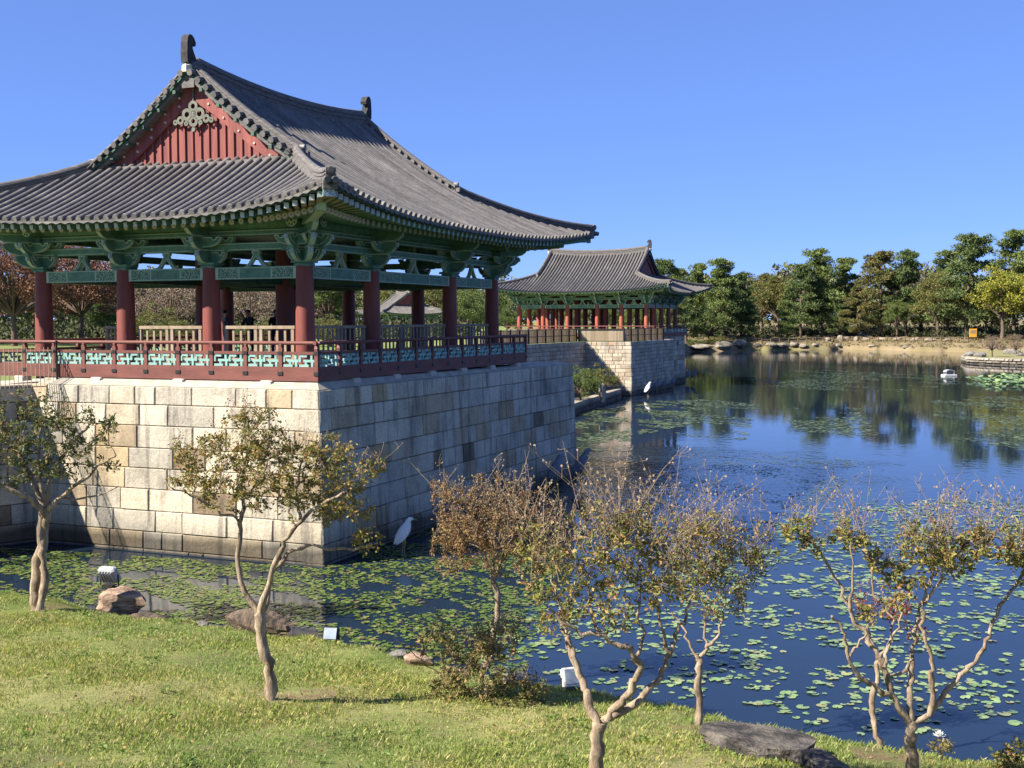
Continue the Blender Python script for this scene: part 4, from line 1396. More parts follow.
# ================================================================== fences and barriers
def picket_fence(name, label, pts, z, h, mats, step=.13, post_every=1.8, thick=.02, rails=(.08, .78, 1.0), grp=None, board=None):
    """iron fence along plan points; panels between posts"""
    pts = [np.array([p[0], p[1], z]) for p in pts]
    P = empty(name, tuple(pts[0])); tag(P, label, 'fence', grp)
    for a, b_ in zip(pts[:-1], pts[1:]):
        d = b_ - a; L = float(np.linalg.norm(d)); ang = math.atan2(d[1], d[0])
        n = max(1, int(round(L / post_every)))
        for i in range(n + 1):
            if i == n and not np.array_equal(b_, pts[-1]): continue
            mb = MB(); mb.box((0, 0, (h + .06) / 2), (thick * 3, thick * 3, h + .06), 0)
            o = mb.build('post', mats[0], P); o.location = a + d * i / n - pts[0]; o.rotation_euler = (0, 0, ang)
        for i in range(n):
            mb = MB(); w = L / n
            for r in rails: mb.box((0, 0, r * h), (w - thick * 3.2, thick * 1.4, thick * 1.6), 0)
            k = int(w / step)
            if step < 5:
                for j in range(1, k):
                    mb.box((-w / 2 + w * j / k, thick * 1.5, h * .46), (thick, thick, h * .88), 1)
            o = mb.build('panel', mats, P); o.location = a + d * (i + .5) / n - pts[0]; o.rotation_euler = (0, 0, ang)
            if board:
                m2 = MB()
                kk = int(w / .14)
                for j in range(kk):
                    m2.box((-w / 2 + w * (j + .5) / kk, thick * 2.4, h * .5 + .02 * ((j * 7) % 3)), (w / kk - .012, .025, h * .92), 0)
                o2 = m2.build('boards', board, P); o2.location = a + d * (i + .5) / n - pts[0]; o2.rotation_euler = (0, 0, ang)
    return P
M['picket'] = pmat('pale_brown_pickets', (0.30, 0.235, 0.17), (0.40, 0.33, 0.25), 6, 0.7, None, 0.15)
M['bamboo'] = leaf_mat('tan_reed_boards', [(0, (.40, .32, .22)), (.5, (.48, .40, .28)), (1, (.55, .47, .35))], .5, .8)
fa = B(8.15, -1.1); 
picket_fence('picket_fence', 'black iron picket fence with pale bars on the wall left of the near pavilion', [fa, fa + LWD * 12.5], 4.69, 1.36, [M['metal_black'], M['picket']], .13, 4.1, .017, (.03, .80, 1.0))
picket_fence('board_fence', 'tan vertical-board fence in black frames along the wall before the distant pavilion', [P2A + np.array([-.7, 0, 0]), P2B + np.array([-.7, .5, 0])], 4.72, 1.14, [M['metal_black'], M['metal_black']], 9, 1.75, .035, (.04, .5, .98), board=M['bamboo'])
picket_fence('board_fence', 'tan board fence on top of the sunlit wall below the distant pavilion steps', [P2B + np.array([-.5, .6, 0]), P2C + np.array([-.6, .5, 0])], 4.72, 1.14, [M['metal_black'], M['metal_black']], 9, 4.4, .04, (.04, .98), board=M['bamboo'])
picket_fence('board_fence', 'tan board fence in black frames running back above the dark shaded wall', [P2C + np.array([-.55, .55, 0]), np.array([14.5, 113.2, 0])], 4.72, 1.14, [M['metal_black'], M['metal_black']], 9, 1.9, .035, (.04, .5, .98), board=M['bamboo'])

# wooden barriers standing on the pavilion floor
def barrier_src(L, n):
    P = empty('wooden_barrier', (0, 0, 0))
    def part(nm, c, s):
        mb = MB(); mb.cbox(c, s, .008, 0); mb.build(nm, M['barrier'], P)
    part('top_rail', (0, 0, 1.06), (L, .13, .09))
    part('post', (-L / 2 + .09, 0, .505), (.11, .10, 1.01)); part('post', (L / 2 - .09, 0, .505), (.11, .10, 1.01))
    part('bottom_rail', (0, 0, .12), (L - .3, .06, .07))
    for i in range(n):
        part('slat', (-L / 2 + .09 + (L - .18) * (i + 1) / (n + 1), 0, .585), (.085, .035, .85))
    return P
bspots = [  # across, along, length, slats, turned, label
    (2.95 + .20, .30, 1.30, 3, 'long', 'sunlit tan wooden barrier just right of the second column from the left on the gable side'),
]
zfl = ZT + .65
def barrier(u0, v0, u1, v1, n, label):
    a, b_ = B(u0, v0), B(u1, v1)
    d = b_ - a; L = float(np.linalg.norm(d))
    o = barrier_src(L, n)
    o.location = ((a[0] + b_[0]) / 2, (a[1] + b_[1]) / 2, zfl); o.rotation_euler = (0, 0, math.atan2(d[1], d[0]))
    tag(o, label, 'barrier', 'wooden barriers between the pavilion columns')
barrier(7.85, .75, 6.75, .30, 3, 'tan wooden barrier set at a slant left of the second column, its end sunlit')
barrier(6.05, .12, 4.85, .12, 3, 'sunlit tan barrier close on the right of the second gable-side column')
barrier(4.83, .10, 3.62, .10, 3, 'sunlit tan barrier close on the left of the third gable-side column')
barrier(2.90, .12, 1.66, .12, 3, 'sunlit tan barrier close on the right of the third gable-side column')
barrier(1.64, .10, .38, .10, 3, 'sunlit tan barrier touching the left of the corner column')
barrier(.05, .42, .05, 1.95, 4, 'shaded grey-brown barrier just behind the corner column on the water side')
barrier(.05, 1.97, .05, 3.5, 4, 'shaded barrier before the second water-side column')
barrier(.05, 4.3, .05, 6.0, 5, 'shaded barrier right after the second water-side column')
barrier(.05, 6.02, .05, 7.7, 5, 'shaded barrier in the middle of the wide water-side bay')
barrier(.05, 7.72, .05, 9.25, 4, 'shaded barrier just before the third water-side column')
barrier(.05, 9.95, .05, 11.5, 4, 'shaded barrier just after the third water-side column')
barrier(.05, 11.52, .05, 13.1, 4, 'bluish shaded barrier against the last water-side column')

# ================================================================== people behind the pavilion
M['cloth_dark'] = pmat('dark_jacket', (0.010, 0.010, 0.012), (0.022, 0.022, 0.026), 20, 0.85)
M['cloth_grey'] = pmat('grey_jacket', (0.05, 0.055, 0.07), (0.08, 0.085, 0.10), 20, 0.85)
M['jeans'] = pmat('dark_trousers', (0.015, 0.018, 0.03), (0.03, 0.034, 0.05), 20, 0.85)
M['skin'] = pmat('skin', (0.36, 0.22, 0.15), (0.42, 0.26, 0.18), 20, 0.6, None, 0)
M['hair'] = pmat('black_hair', (0.008, 0.007, 0.006), (0.016, 0.014, 0.012), 30, 0.5)
def person(label, loc, rz, jacket, bend=0.0, arm_up=False):
    J = {'pel': (0, 0, .95), 'wst': (0, -.01, 1.10), 'chs': (0, bend * .06, 1.30), 'nck': (0, bend * .12, 1.47), 'hd1': (0, .01 + bend * .16, 1.56), 'hd2': (0, .02 + bend * .2, 1.66), 'top': (0, .01 + bend * .2, 1.72)}
    Rr = {'pel': .15, 'wst': .13, 'chs': .155, 'nck': .06, 'hd1': .075, 'hd2': .095, 'top': .06}
    E = [('pel', 'wst'), ('wst', 'chs'), ('chs', 'nck'), ('nck', 'hd1'), ('hd1', 'hd2'), ('hd2', 'top')]
    for s, sd in ((-1, 'L'), (1, 'R')):
        up = arm_up and s > 0
        J.update({'sh' + sd: (s * .18, bend * .1, 1.41), 'el' + sd: (s * .25, .06 + bend * .2, 1.14), 'wr' + sd: (s * .17, .30, 1.22) if up else (s * .24, .16, .92), 'ha' + sd: (s * .13, .36, 1.28) if up else (s * .23, .20, .84),
                  'hp' + sd: (s * .10, 0, .88), 'kn' + sd: (s * .11, .03, .49), 'an' + sd: (s * .11, -.02, .09), 'to' + sd: (s * .13, .15, .045)})
        Rr.update({'sh' + sd: .075, 'el' + sd: .052, 'wr' + sd: .038, 'ha' + sd: .036, 'hp' + sd: .10, 'kn' + sd: .066, 'an' + sd: .05, 'to' + sd: .042})
        E += [('chs', 'sh' + sd), ('sh' + sd, 'el' + sd), ('el' + sd, 'wr' + sd), ('wr' + sd, 'ha' + sd), ('pel', 'hp' + sd), ('hp' + sd, 'kn' + sd), ('kn' + sd, 'an' + sd), ('an' + sd, 'to' + sd)]
    ks = list(J)
    me = bpy.data.meshes.new('person')
    me.from_pydata([J[k] for k in ks], [(ks.index(a), ks.index(b_)) for a, b_ in E], [])
    o = link('person', me)
    o.modifiers.new('skin', 'SKIN')
    for k, sv in zip(ks, me.skin_vertices[0].data):
        sv.radius = (Rr[k], Rr[k] * (.8 if k in ('chs', 'wst', 'pel') else 1)); sv.use_root = (k == 'pel')
    ss = o.modifiers.new('sub', 'SUBSURF'); ss.levels = ss.render_levels = 2
    dg = bpy.context.evaluated_depsgraph_get()
    me2 = bpy.data.meshes.new_from_object(o.evaluated_get(dg))
    o.modifiers.clear(); o.data = me2
    me2.materials.clear()
    for m_ in (jacket, M['jeans'], M['skin'], M['cloth_dark']): me2.materials.append(m_)
    for p in me2.polygons:
        c = p.center
        p.use_smooth = True
        hand = (abs(c.x) > .1 and c.z < .90 and abs(c.x) > .19 and c.z > .7) or (arm_up and c.y > .31 and c.z > 1.1)
        p.material_index = 2 if (c.z > 1.47 or hand) else 0 if c.z > .93 else 1 if c.z > .1 else 3
    # hair
    hb = MB()
    hc = Vector((0, .0 + bend * .2, 1.675))
    for i in range(7):
        for j in range(12):
            pass
    ringsN, seg = 6, 14
    vs = []
    for i in range(ringsN + 1):
        th = math.pi * .62 * i / ringsN
        for j in range(seg):
            ph = 2 * math.pi * j / seg
            front = max(0, math.sin(ph))
            t2 = th * (1 - .35 * front)
            vs.append(hc + Vector((.105 * math.sin(t2) * math.cos(ph), -.015 + .115 * math.sin(t2) * math.sin(ph), .105 * math.cos(t2))))
    hb.add(vs, [(i * seg + j, i * seg + (j + 1) % seg, (i + 1) * seg + (j + 1) % seg, (i + 1) * seg + j)[::-1] for i in range(ringsN) for j in range(seg)], 0, True)
    hb.build('hair', M['hair'], o)
    # face: nose and eyes as small children
    fb = MB()
    fy = .105 + bend * .2
    fb.add([(-.012, fy, 1.60), (.012, fy, 1.60), (0, fy + .03, 1.605), (0, fy, 1.645)], [(0, 1, 2), (1, 3, 2), (3, 0, 2)], 0)
    fb.build('nose', M['skin'], o)
    o.location = loc; o.rotation_euler = (0, 0, rz)
    o.scale = (.94,) * 3
    tag(o, label, 'person')
    return o
pp = aty(250, 330, 44.5); person('person in a dark jacket standing behind the barrier left of the corner column', (pp[0], pp[1], zfl), R(150), M['cloth_dark'], .6, True)
pp = aty(275.5, 330, 45.0); person('person half hidden by the thick inner column beside the corner column', (pp[0], pp[1], zfl), R(200), M['cloth_dark'], 0)
pp = aty(225.5, 330, 45.5); person('person in a grey jacket glimpsed between two inner columns', (pp[0], pp[1], zfl), R(-60), M['cloth_grey'], 0)

# ================================================================== herons
M['heron'] = pmat('white_plumage', (0.62, 0.61, 0.60), (0.74, 0.73, 0.71), 14, 0.7, (1, 1, .3), 0.3, 0.01)
M['heron_shaded'] = pmat('shaded_plumage', (0.15, 0.16, 0.185), (0.21, 0.22, 0.25), 14, 0.7, (1, 1, .3), 0.3, 0.01)  # plumage darkened: the shade the birds stand in is put into the colour
M['beak'] = pmat('yellow_grey_beak', (0.26, 0.20, 0.08), (0.36, 0.28, 0.12), 20, 0.5)
def heron_mesh(mt, upright=0.0):
    mb = MB()
    # tail, back, shoulders, folded neck, head, in one sweep; standing along +x, feet at the origin
    pts = [(-.30, 0, .36), (-.24, 0, .42), (-.15, 0, .50), (-.04, 0, .62), (.05, 0, .73), (.10, 0, .82), (.13, 0, .90), (.15, 0, .96), (.19, 0, .995), (.25, 0, .99), (.29, 0, .975)]
    rad = [.015, .07, .125, .155, .15, .12, .088, .07, .062, .045, .022]
    mb.tube(pts, rad, 12, 0, squash=1.0)
    mb.tube([(.27, 0, .985), (.36, 0, .955), (.46, 0, .92)], [.024, .016, .003], 8, 1)
    for s in (-1, 1):
        mb.tube([(-.02, s * .05, .52), (0, s * .055, .36), (-.02, s * .05, .20), (0, s * .055, .0), (0, s * .055, -.35)], [.05, .022, .014, .013, .013], 7, 2)
        for an in (-.5, 0, .5): mb.tube([(0, s * .055, .005), (.09 * math.cos(an), s * .055 + .09 * math.sin(an), .0)], [.01, .005], 5, 2)
        # folded wing
        mb.tube([(.07, s * .10, .74), (-.02, s * .135, .62), (-.14, s * .12, .48), (-.28, s * .06, .34)], [.03, .075, .07, .012], 8, 0, squash=1.0)
    return mb.mesh('heron', [mt, M['beak'], M['beak']])
hm1, hm2 = heron_mesh(M['heron']), heron_mesh(M['heron_shaded'])
def heron(px, py, label, rz, me, sc=1.0, z=0.0, grp='herons along the foot of the walls'):
    p = atz(px, py, 0)
    o = link('heron', me); o.location = (p[0], p[1], z); o.rotation_euler = (0, 0, rz); o.scale = (sc,) * 3
    tag(o, label, 'heron', grp)
heron(404, 556, 'white heron standing in the lily pads close to the corner of the near stone wall', R(35), hm1, 1.05)
heron(527, 506, 'shaded heron half hidden behind the brownish tree at the foot of the shaded wall', R(50), hm2, 1.15)
heron(556, 490, 'shaded heron leaning forward at the dark foot of the near shaded wall', R(40), hm2, 1.35)
heron(582, 486, 'shaded heron standing in open water just past the far end of the near wall', R(20), hm2, 1.45)
heron(648, 397, 'sunlit white heron at the foot of the distant dark wall', R(30), hm1, 1.25)
heron(657, 392.5, 'shaded heron next to the sunlit one under the distant wall', R(30), hm2, 1.25)
heron(665, 391, 'middle shaded heron in the row beneath the distant dark wall', R(35), hm2, 1.25)
heron(673.5, 389, 'last shaded heron of the row, near the end of the distant dark wall', R(25), hm2, 1.25)
heron(688, 382, 'slim shaded heron in the water just beyond the blue-grey platform', R(60), hm2, 1.3)
heron(694, 382.5, 'outermost shaded heron beyond the blue-grey platform, leaning right', R(0), hm2, 1.3)

# ================================================================== rocks, lights, raft and other small things
def rock(name, label, loc, size, mt, seed, rz=0.0, cat='rock', sink=.25, rough=.22, grp=None, flat=None):
    rng = np.random.default_rng(seed)
    bm_v, bm_f = [], []
    nu, nv = 18, 12
    ph = rng.uniform(0, 6.28, 12); fr = rng.uniform(1.0, 4.2, (12, 3)); am = rng.uniform(.3, 1, 12)
    pl = rng.normal(size=(9, 3)); pl /= np.linalg.norm(pl, axis=1)[:, None]; pd = rng.uniform(.62, .95, 9)
    for j in range(nv + 1):
        th = math.pi * j / nv
        for i in range(nu):
            a = 2 * math.pi * i / nu
            d = np.array([math.sin(th) * math.cos(a), math.sin(th) * math.sin(a), math.cos(th)])
            r = 1.0
            dp = pl @ d
            for q, dd in zip(dp, pd):
                if q > 1e-3: r = min(r, dd / q)
            if flat and d[2] + .12 * d[0] > 1e-3: r = min(r, flat / (d[2] + .12 * d[0]))
            r *= 1 + rough * .25 * float(np.sum(am * np.sin(fr @ d * 2.2 + ph))) / 4
            bm_v.append((d[0] * r * size[0] / 2, d[1] * r * size[1] / 2, d[2] * r * size[2] / 2 + size[2] * (.5 - sink)))
    for j in range(nv):
        for i in range(nu):
            a, b_ = j * nu + i, j * nu + (i + 1) % nu
            bm_f.append((a, a + nu, b_ + nu, b_))
    mb = MB(); mb.add(bm_v, bm_f, 0, False)
    o = mb.build(name, mt); o.location = loc; o.rotation_euler = (0, 0, rz)
    tag(o, label, cat, grp)
    return o
M['rock_red'] = pmat('reddish_banded_rock', (0.13, 0.085, 0.06), (0.42, 0.30, 0.22), 3.2, 0.9, (1, 1, 4), 0.8, 0.06, lo=.38, hi=.62)
M['rock_dark'] = pmat('dark_weathered_rock', (0.035, 0.027, 0.022), (0.17, 0.125, 0.09), 4, 0.9, (3, 1, 1), 0.8, 0.05)
M['rock_grey'] = pmat('grey_flat_rock', (0.10, 0.095, 0.09), (0.26, 0.245, 0.22), 3, 0.9, None, 0.9, 0.06)
M['rock_slab'] = pmat('cracked_dark_slab', (0.03, 0.028, 0.027), (0.17, 0.15, 0.13), 2.6, 0.9, (1, 1.8, 1), 1.0, 0.09, lo=.40, hi=.66, detail=9)
def on_bank(px, py):
    p = bank_hit(px, py)
    x, y = float(p[0]), float(p[1])
    while float(bank_z(x, y)) < 0.10:
        y -= 0.05
    return (x, y, float(bank_z(x, y)))
q = on_bank(133, 611); rock('boulder', 'reddish banded boulder on the bank with a floodlight behind it', (q[0], q[1], q[2] + .10), (1.35, .8, .74), M['rock_red'], 3, R(-12), 'rock', .16, .3)
q = on_bank(160, 612); rock('stone', 'dark flat stone trailing off right of the reddish boulder', q, (1.1, .6, .32), M['rock_dark'], 5, R(-15), 'rock', .3)
q = on_bank(185, 620); rock('stone', 'small dark stone on the grass edge right of the boulder', q, (.42, .3, .22), M['rock_grey'], 6, 0, 'rock', .3)
q = on_bank(207, 622); rock('stone', 'small pale grey stone at the grass edge between boulder and log-shaped rock', q, (.36, .26, .2), M['rock_grey'], 8, .4, 'rock', .3)
q = on_bank(264, 631); rock('boulder', 'long log-shaped dark rock at the water behind the tree trunk', (q[0], q[1], q[2] + .10), (1.6, .6, .58), M['rock_dark'], 11, R(-22), 'rock', .15, .5)
q = on_bank(418, 664); rock('stone', 'pale pinkish rock at the waterline left of the low shrub', q, (.7, .5, .32), M['rock_red'], 12, R(-20), 'rock', .3)
q = on_bank(400, 657); rock('stone', 'small whitish stone at the waterline beside the pinkish rock', q, (.4, .3, .2), M['rock_grey'], 13, 0, 'rock', .3)
q = on_bank(520, 684); rock('stone', 'grey stone behind the low shrub at the waterline', q, (.6, .4, .3), M['rock_grey'], 14, 0, 'rock', .3)
q = on_bank(757, 752); rock('boulder', 'large flat dark slab of rock on the grass in the lower right', q, (1.9, 1.0, .55), M['rock_slab'], 21, R(-22), 'rock', .2, .35, flat=.42)
q = on_bank(722, 737); rock('boulder', 'cracked dark piece of rock at the left end of the flat slab', q, (.8, .6, .26), M['rock_slab'], 27, R(25), 'rock', .25, .35, flat=.5)
q = on_bank(818, 768); rock('boulder', 'blocky dark rock at the right end of the flat slab', q, (.9, .6, .42), M['rock_slab'], 22, R(-35), 'rock', .3, .35, flat=.6)

M['lamp_grey'] = pmat('grey_enamel', (0.30, 0.32, 0.34), (0.36, 0.38, 0.40), 8, 0.45, None, 0)
M['lamp_white'] = pmat('white_enamel', (0.46, 0.46, 0.46), (0.55, 0.55, 0.54), 8, 0.4, None, 0)
M['lamp_glass'] = pmat('floodlight_glass', (0.24, 0.29, 0.35), (0.38, 0.44, 0.50), 3, 0.12, None, 0, spec=.6)
def floodlight(label, loc, rz, tilt, body, s=1.0):
    P = empty('floodlight', loc, rz); tag(P, label, 'floodlight', 'floodlights along the bank'); P.scale = (s,) * 3
    mb = MB(); mb.box((0, 0, .04), (.22, .16, .08), 0); mb.tube([(-.19, 0, .06), (-.19, 0, .28)], .014, 6, 0); mb.tube([(.19, 0, .06), (.19, 0, .28)], .014, 6, 0); mb.tube([(-.19, 0, .06), (.19, 0, .06)], .014, 6, 0)
    mb.build('bracket', M['metal_black'], P)
    Rm = Matrix.Rotation(tilt, 3, 'X')
    c = Vector((0, 0, .28))
    mb = MB(); mb.cbox(tuple(c), (.36, .14, .32), .03, 0, M=Rm)
    h = mb.build('housing', body, P)
    f = Rm @ Vector((0, -.075, 0))
    mb = MB(); mb.box(tuple(c + f), (.29, .012, .25), 0, M=Rm); mb.build('glass', M['lamp_glass'], h)
    mb = MB()
    for k in range(5):
        mb.box(tuple(c + Rm @ Vector((-.12 + .06 * k, .09, 0))), (.012, .05, .26), 0, M=Rm)
    mb.build('cooling_fins', body, h)
q = on_bank(131, 600); floodlight('grey floodlight box standing behind the reddish boulder', (q[0] - .12, q[1] + .45, q[2] + .52), R(165), R(-35), M['lamp_grey'], 1.2)
q = on_bank(333, 643); floodlight('small floodlight with a bright pane on the grass edge right of the log-shaped rock', q, R(-8), R(-25), M['metal_black'], .9)
q = on_bank(571, 694); floodlight('white floodlight at the water between the low shrub and the forked trunk', (q[0], q[1] + .1, q[2] + .05), R(20), R(-20), M['lamp_white'], 1.0)

# floating bird house
p = atz(949, 376, 0)
P = empty('duck_house', (p[0], p[1], 0), R(8)); P.scale = (.66, .66, .66); tag(P, 'floating white raft carrying a small round-roofed grey shelter on the far water', 'duck house')
mb = MB(); mb.cbox((0, 0, .12), (2.3, 1.5, .36), .05, 0); mb.build('raft', M['lamp_white'], P)
mb = MB()
for sx in (-.72, .72):
    for sy in (-.4, .4): mb.tube([(sx, sy, .3), (sx, sy, .8)], .06, 6, 0)
mb.box((0, .42, .55), (1.44, .04, .5), 0)
mb.build('posts', M['lamp_grey'], P)
n = 10; A = [(-.85 * math.cos(math.pi * k / n), .72 + .42 * math.sin(math.pi * k / n)) for k in range(n + 1)] + [(.75 * math.cos(math.pi * k / n), .72 + .32 * math.sin(math.pi * k / n)) for k in range(n + 1)]
mb = MB(); mb.prism(A, 1.1, Matrix.Identity(4), 0); mb.build('roof', M['lamp_grey'], P)

# inlet planter beside the distant wall
a, b_ = atz(621, 397.5, 0), atz(574, 414, 0)
o = block_wall('stone_edging', a, b_ + (b_ - a) * .25, -.3, .75, [.5, .5], .8, 1.8, M['stone_far'], .06, 0, 0, depth=.6)
tag(o, 'low stone edging of the planted inlet beside the distant sunlit wall', 'stone edging')
sheet('inlet_soil', [a + np.array([-.4, .4, 0]), P2B, P2A, b_ + (b_ - a) * .25 + np.array([-.4, .3, 0])], .62, M['bed'])

# far shore: posts with rope, rocks, sign
M['post_brown'] = pmat('brown_stakes', (0.10, 0.055, 0.03), (0.16, 0.09, 0.05), 6, 0.8)
M['yellow'] = pmat('yellow_panel', (0.62, 0.30, 0.03), (0.70, 0.38, 0.05), 3, 0.5, None, 0)
pts = [far_at(x, d) for x, d in zip(np.linspace(762, 968, 24), np.interp(np.linspace(0, 1, 24), [0, .3, .6, 1], [4, 6, 7, 9]))]
P = empty('rope_fence', tuple(pts[0])); tag(P, 'low rope fence on short brown stakes along the far shore', 'fence')
for k, p in enumerate(pts):
    mb = MB(); mb.tube([(0, 0, -.2), (0, 0, 1.15)], [.13, .11], 7, 0)
    o = mb.build('stake', M['post_brown'], P); o.location = p - pts[0]
mb = MB()
for zz in (.55, 1.0):
    for a, b_ in zip(pts[:-1], pts[1:]):
        q0, q1 = Vector(a - pts[0]) + Vector((0, 0, zz)), Vector(b_ - pts[0]) + Vector((0, 0, zz))
        mb.tube([q0, (q0 + q1) / 2 - Vector((0, 0, .1)), q1], .035, 5, 0, caps=False)
mb.build('rope', M['barrier'], P)
p = far_at(973, 12); P = empty('notice_board', tuple(p)); tag(P, 'yellow notice board by the far shore under the pines', 'sign')
mb = MB(); mb.cbox((0, 0, 1.55), (1.5, .12, 1.7), .03, 0); mb.build('panel', M['yellow'], P)
mb = MB(); mb.box((0, -.062, 1.75), (1.15, .01, .7), 0); mb.build('printed_field', M['bamboo'], P)
for sx in (-.55, .55):
    mb = MB(); mb.tube([(sx, .12, -.3), (sx, .12, 2.3)], .08, 6, 0); mb.build('leg', M['post_brown'], P)
M['rock_far'] = pmat('weathered_shore_rock', (0.13, 0.115, 0.09), (0.30, 0.265, 0.21), 0.9, 0.9, None, 0.9, 0.2, world=True)
fr_rocks = [(722, .8, 5.5, 2.6), (740, .6, 5.2, 3.2), (757, 1.0, 3.0, 1.5), (772, 1.5, 3.4, 1.8), (783, .8, 4.2, 1.6), (795, 1.0, 3.6, 2.1), (803, .5, 2.6, 1.6), (700, .5, 7.0, 1.9), (815, 1.2, 2.5, 1.2), (828, 7.5, 2.6, 1.8), (840, 8, 2.6, 2.2), (847, 8.5, 2.2, 1.9), (856, 8, 2.4, 1.8), (866, 8.5, 2.6, 1.4), (882, 9.5, 3.4, 1.3), (898, 9.5, 3.6, 1.5), (915, 10, 3.4, 1.4), (931, 10, 3.2, 1.5), (948, 10, 2.6, 1.3), (838, 1.0, 2.2, .9), (872, .8, 2.4, .8), (906, .8, 2.2, .8)]
txt = ['broad pale rock under the rounded shrub', 'largest pale rock on the far shore right of the rounded shrub', 'small rock at the dark foot of the pines', 'low grey rock at the far waterline', 'wide flat rock at the far waterline', 'tall pale rock at the far waterline under the big pine', 'small upright rock before the big pine', 'long flat rock below the shrub by the platform', 'small rock right of the tall pale one']
for k, (x, d, w, h) in enumerate(fr_rocks):
    p = far_at(x, d)
    lb = txt[k] if k < len(txt) else ('pale rock in the row behind the rope fence on the far slope' if k < 19 else 'small rock on the waterline of the far sandy shore')
    rock('rock', lb, (p[0], p[1], p[2]), (w * .8, w * .6, h * .72), M['rock_far'], 40 + k, k * .9, 'rock', .25, .2, 'rocks along the far shore' if k < len(txt) else 'rocks behind the rope fence' if k < 19 else 'rocks on the sandy waterline')
for k, (x, y, w, h) in enumerate([(970, 352, 2.2, 1.0), (980, 353, 2.8, 1.2), (1012, 350, 3.0, 1.3), (1020, 352, 1.6, .9)]):
    p = atz(x, y + 4, .95)
    rock('rock', ['grey rock at the tip of the peninsula', 'larger grey rock below the bare crooked tree on the peninsula', 'grey rock at the right edge of the peninsula lawn', 'small grey rock at the picture edge on the peninsula'][k], tuple(p), (w, w * .7, h), M['rock_grey'], 90 + k, k * 1.1, 'rock', .3, .2)

# ================================================================== trees
def bark_mat():
    m, nt_, b = new_mat('mottled_pale_bark')
    n1 = noise(nt_, 9, 6, .7, (1, 1, .28))
    c = ramp(nt_, n1, [(.32, (.10, .075, .055)), (.45, (.23, .175, .125)), (.58, (.36, .285, .205)), (.72, (.47, .39, .30))])
    n2 = noise(nt_, 3.5, 5, .75, (1, 1, .6), False, (4, 2, 7))
    c = mixc(nt_, ramp(nt_, n2, [(.54, 0.), (.64, .5)]), c, (.085, .066, .05))
    nt_.links.new(c, b.inputs['Base Color'])
    b.inputs['Roughness'].default_value = .9
    b.inputs['Specular IOR Level'].default_value = .2
    bump(nt_, b, noise(nt_, 22, 6, .75, (1, 1, .3)), .9, .03)
    return m
M['bark_pale'] = bark_mat()
M['bark_dark'] = pmat('dark_twigs', (0.060, 0.045, 0.035), (0.12, 0.09, 0.065), 9, 0.85, None, 0.3)
M['bark_pine'] = pmat('pine_bark', (0.075, 0.055, 0.042), (0.16, 0.115, 0.085), 3, 0.9, (1, 1, .3), 0.5, 0.05)
M['twig_pink'] = pmat('dry_seed_twigs', (0.16, 0.12, 0.08), (0.29, 0.22, 0.145), 9, 0.85, None, 0.2)
AUT = lambda *a: list(a)
M['leaf_olive'] = leaf_mat('crape_leaf_olive', [(0, (.12, .13, .035)), (.3, (.20, .21, .055)), (.55, (.29, .26, .08)), (.75, (.36, .27, .09)), (.9, (.34, .18, .07)), (1, (.42, .23, .09))])
M['leaf_green'] = leaf_mat('crape_leaf_dark_green', [(0, (.06, .085, .028)), (.4, (.11, .14, .045)), (.75, (.18, .185, .07)), (.92, (.24, .16, .07)), (1, (.28, .15, .08))])
M['leaf_yellow'] = leaf_mat('crape_leaf_yellow_green', [(0, (.09, .115, .028)), (.3, (.18, .20, .045)), (.55, (.31, .29, .08)), (.72, (.40, .32, .12)), (.85, (.34, .19, .085)), (1, (.26, .13, .06))])
M['leaf_brown'] = leaf_mat('crape_leaf_russet', [(0, (.16, .11, .05)), (.25, (.26, .15, .075)), (.5, (.33, .19, .10)), (.75, (.27, .22, .08)), (.9, (.36, .22, .12)), (1, (.20, .20, .06))])
M['leaf_red'] = leaf_mat('leaf_red', [(0, (.16, .03, .025)), (.5, (.26, .05, .04)), (1, (.30, .12, .05))])
M['leaf_shrub'] = leaf_mat('shrub_leaf', [(0, (.13, .14, .04)), (.4, (.23, .22, .07)), (.7, (.32, .25, .11)), (1, (.26, .15, .07))])

def leaf_cloud(P, D, size, rng, aspect=2.0, droop=.3):
    """P (n,3) leaf bases; D (n,3) directions; two-triangle folded leaves"""
    n = len(P)
    d = D + rng.normal(0, .6, (n, 3)); d[:, 2] -= droop
    d /= np.linalg.norm(d, axis=1)[:, None]
    s = rng.normal(size=(n, 3)); s -= (s * d).sum(1)[:, None] * d
    s /= np.linalg.norm(s, axis=1)[:, None]
    nrm = np.cross(d, s)
    L = size * rng.uniform(.6, 1.3, n)[:, None]
    W = L / aspect
    a = P
    b_ = P + d * L * .5 + s * W * .5 + nrm * W * .12
    c = P + d * L
    e = P + d * L * .5 - s * W * .5 + nrm * W * .12
    V = np.stack([a, b_, c, e], 1).reshape(-1, 3)
    F = np.arange(4 * n).reshape(n, 4)
    return V, F

def np_tubes(segs, n=3):
    """segs: list of (points (k,3), radii) -> V,F"""
    mb = MB()
    for pts, rad in segs:
        mb.tube(pts, rad, n, 0, caps=False)
    return mb

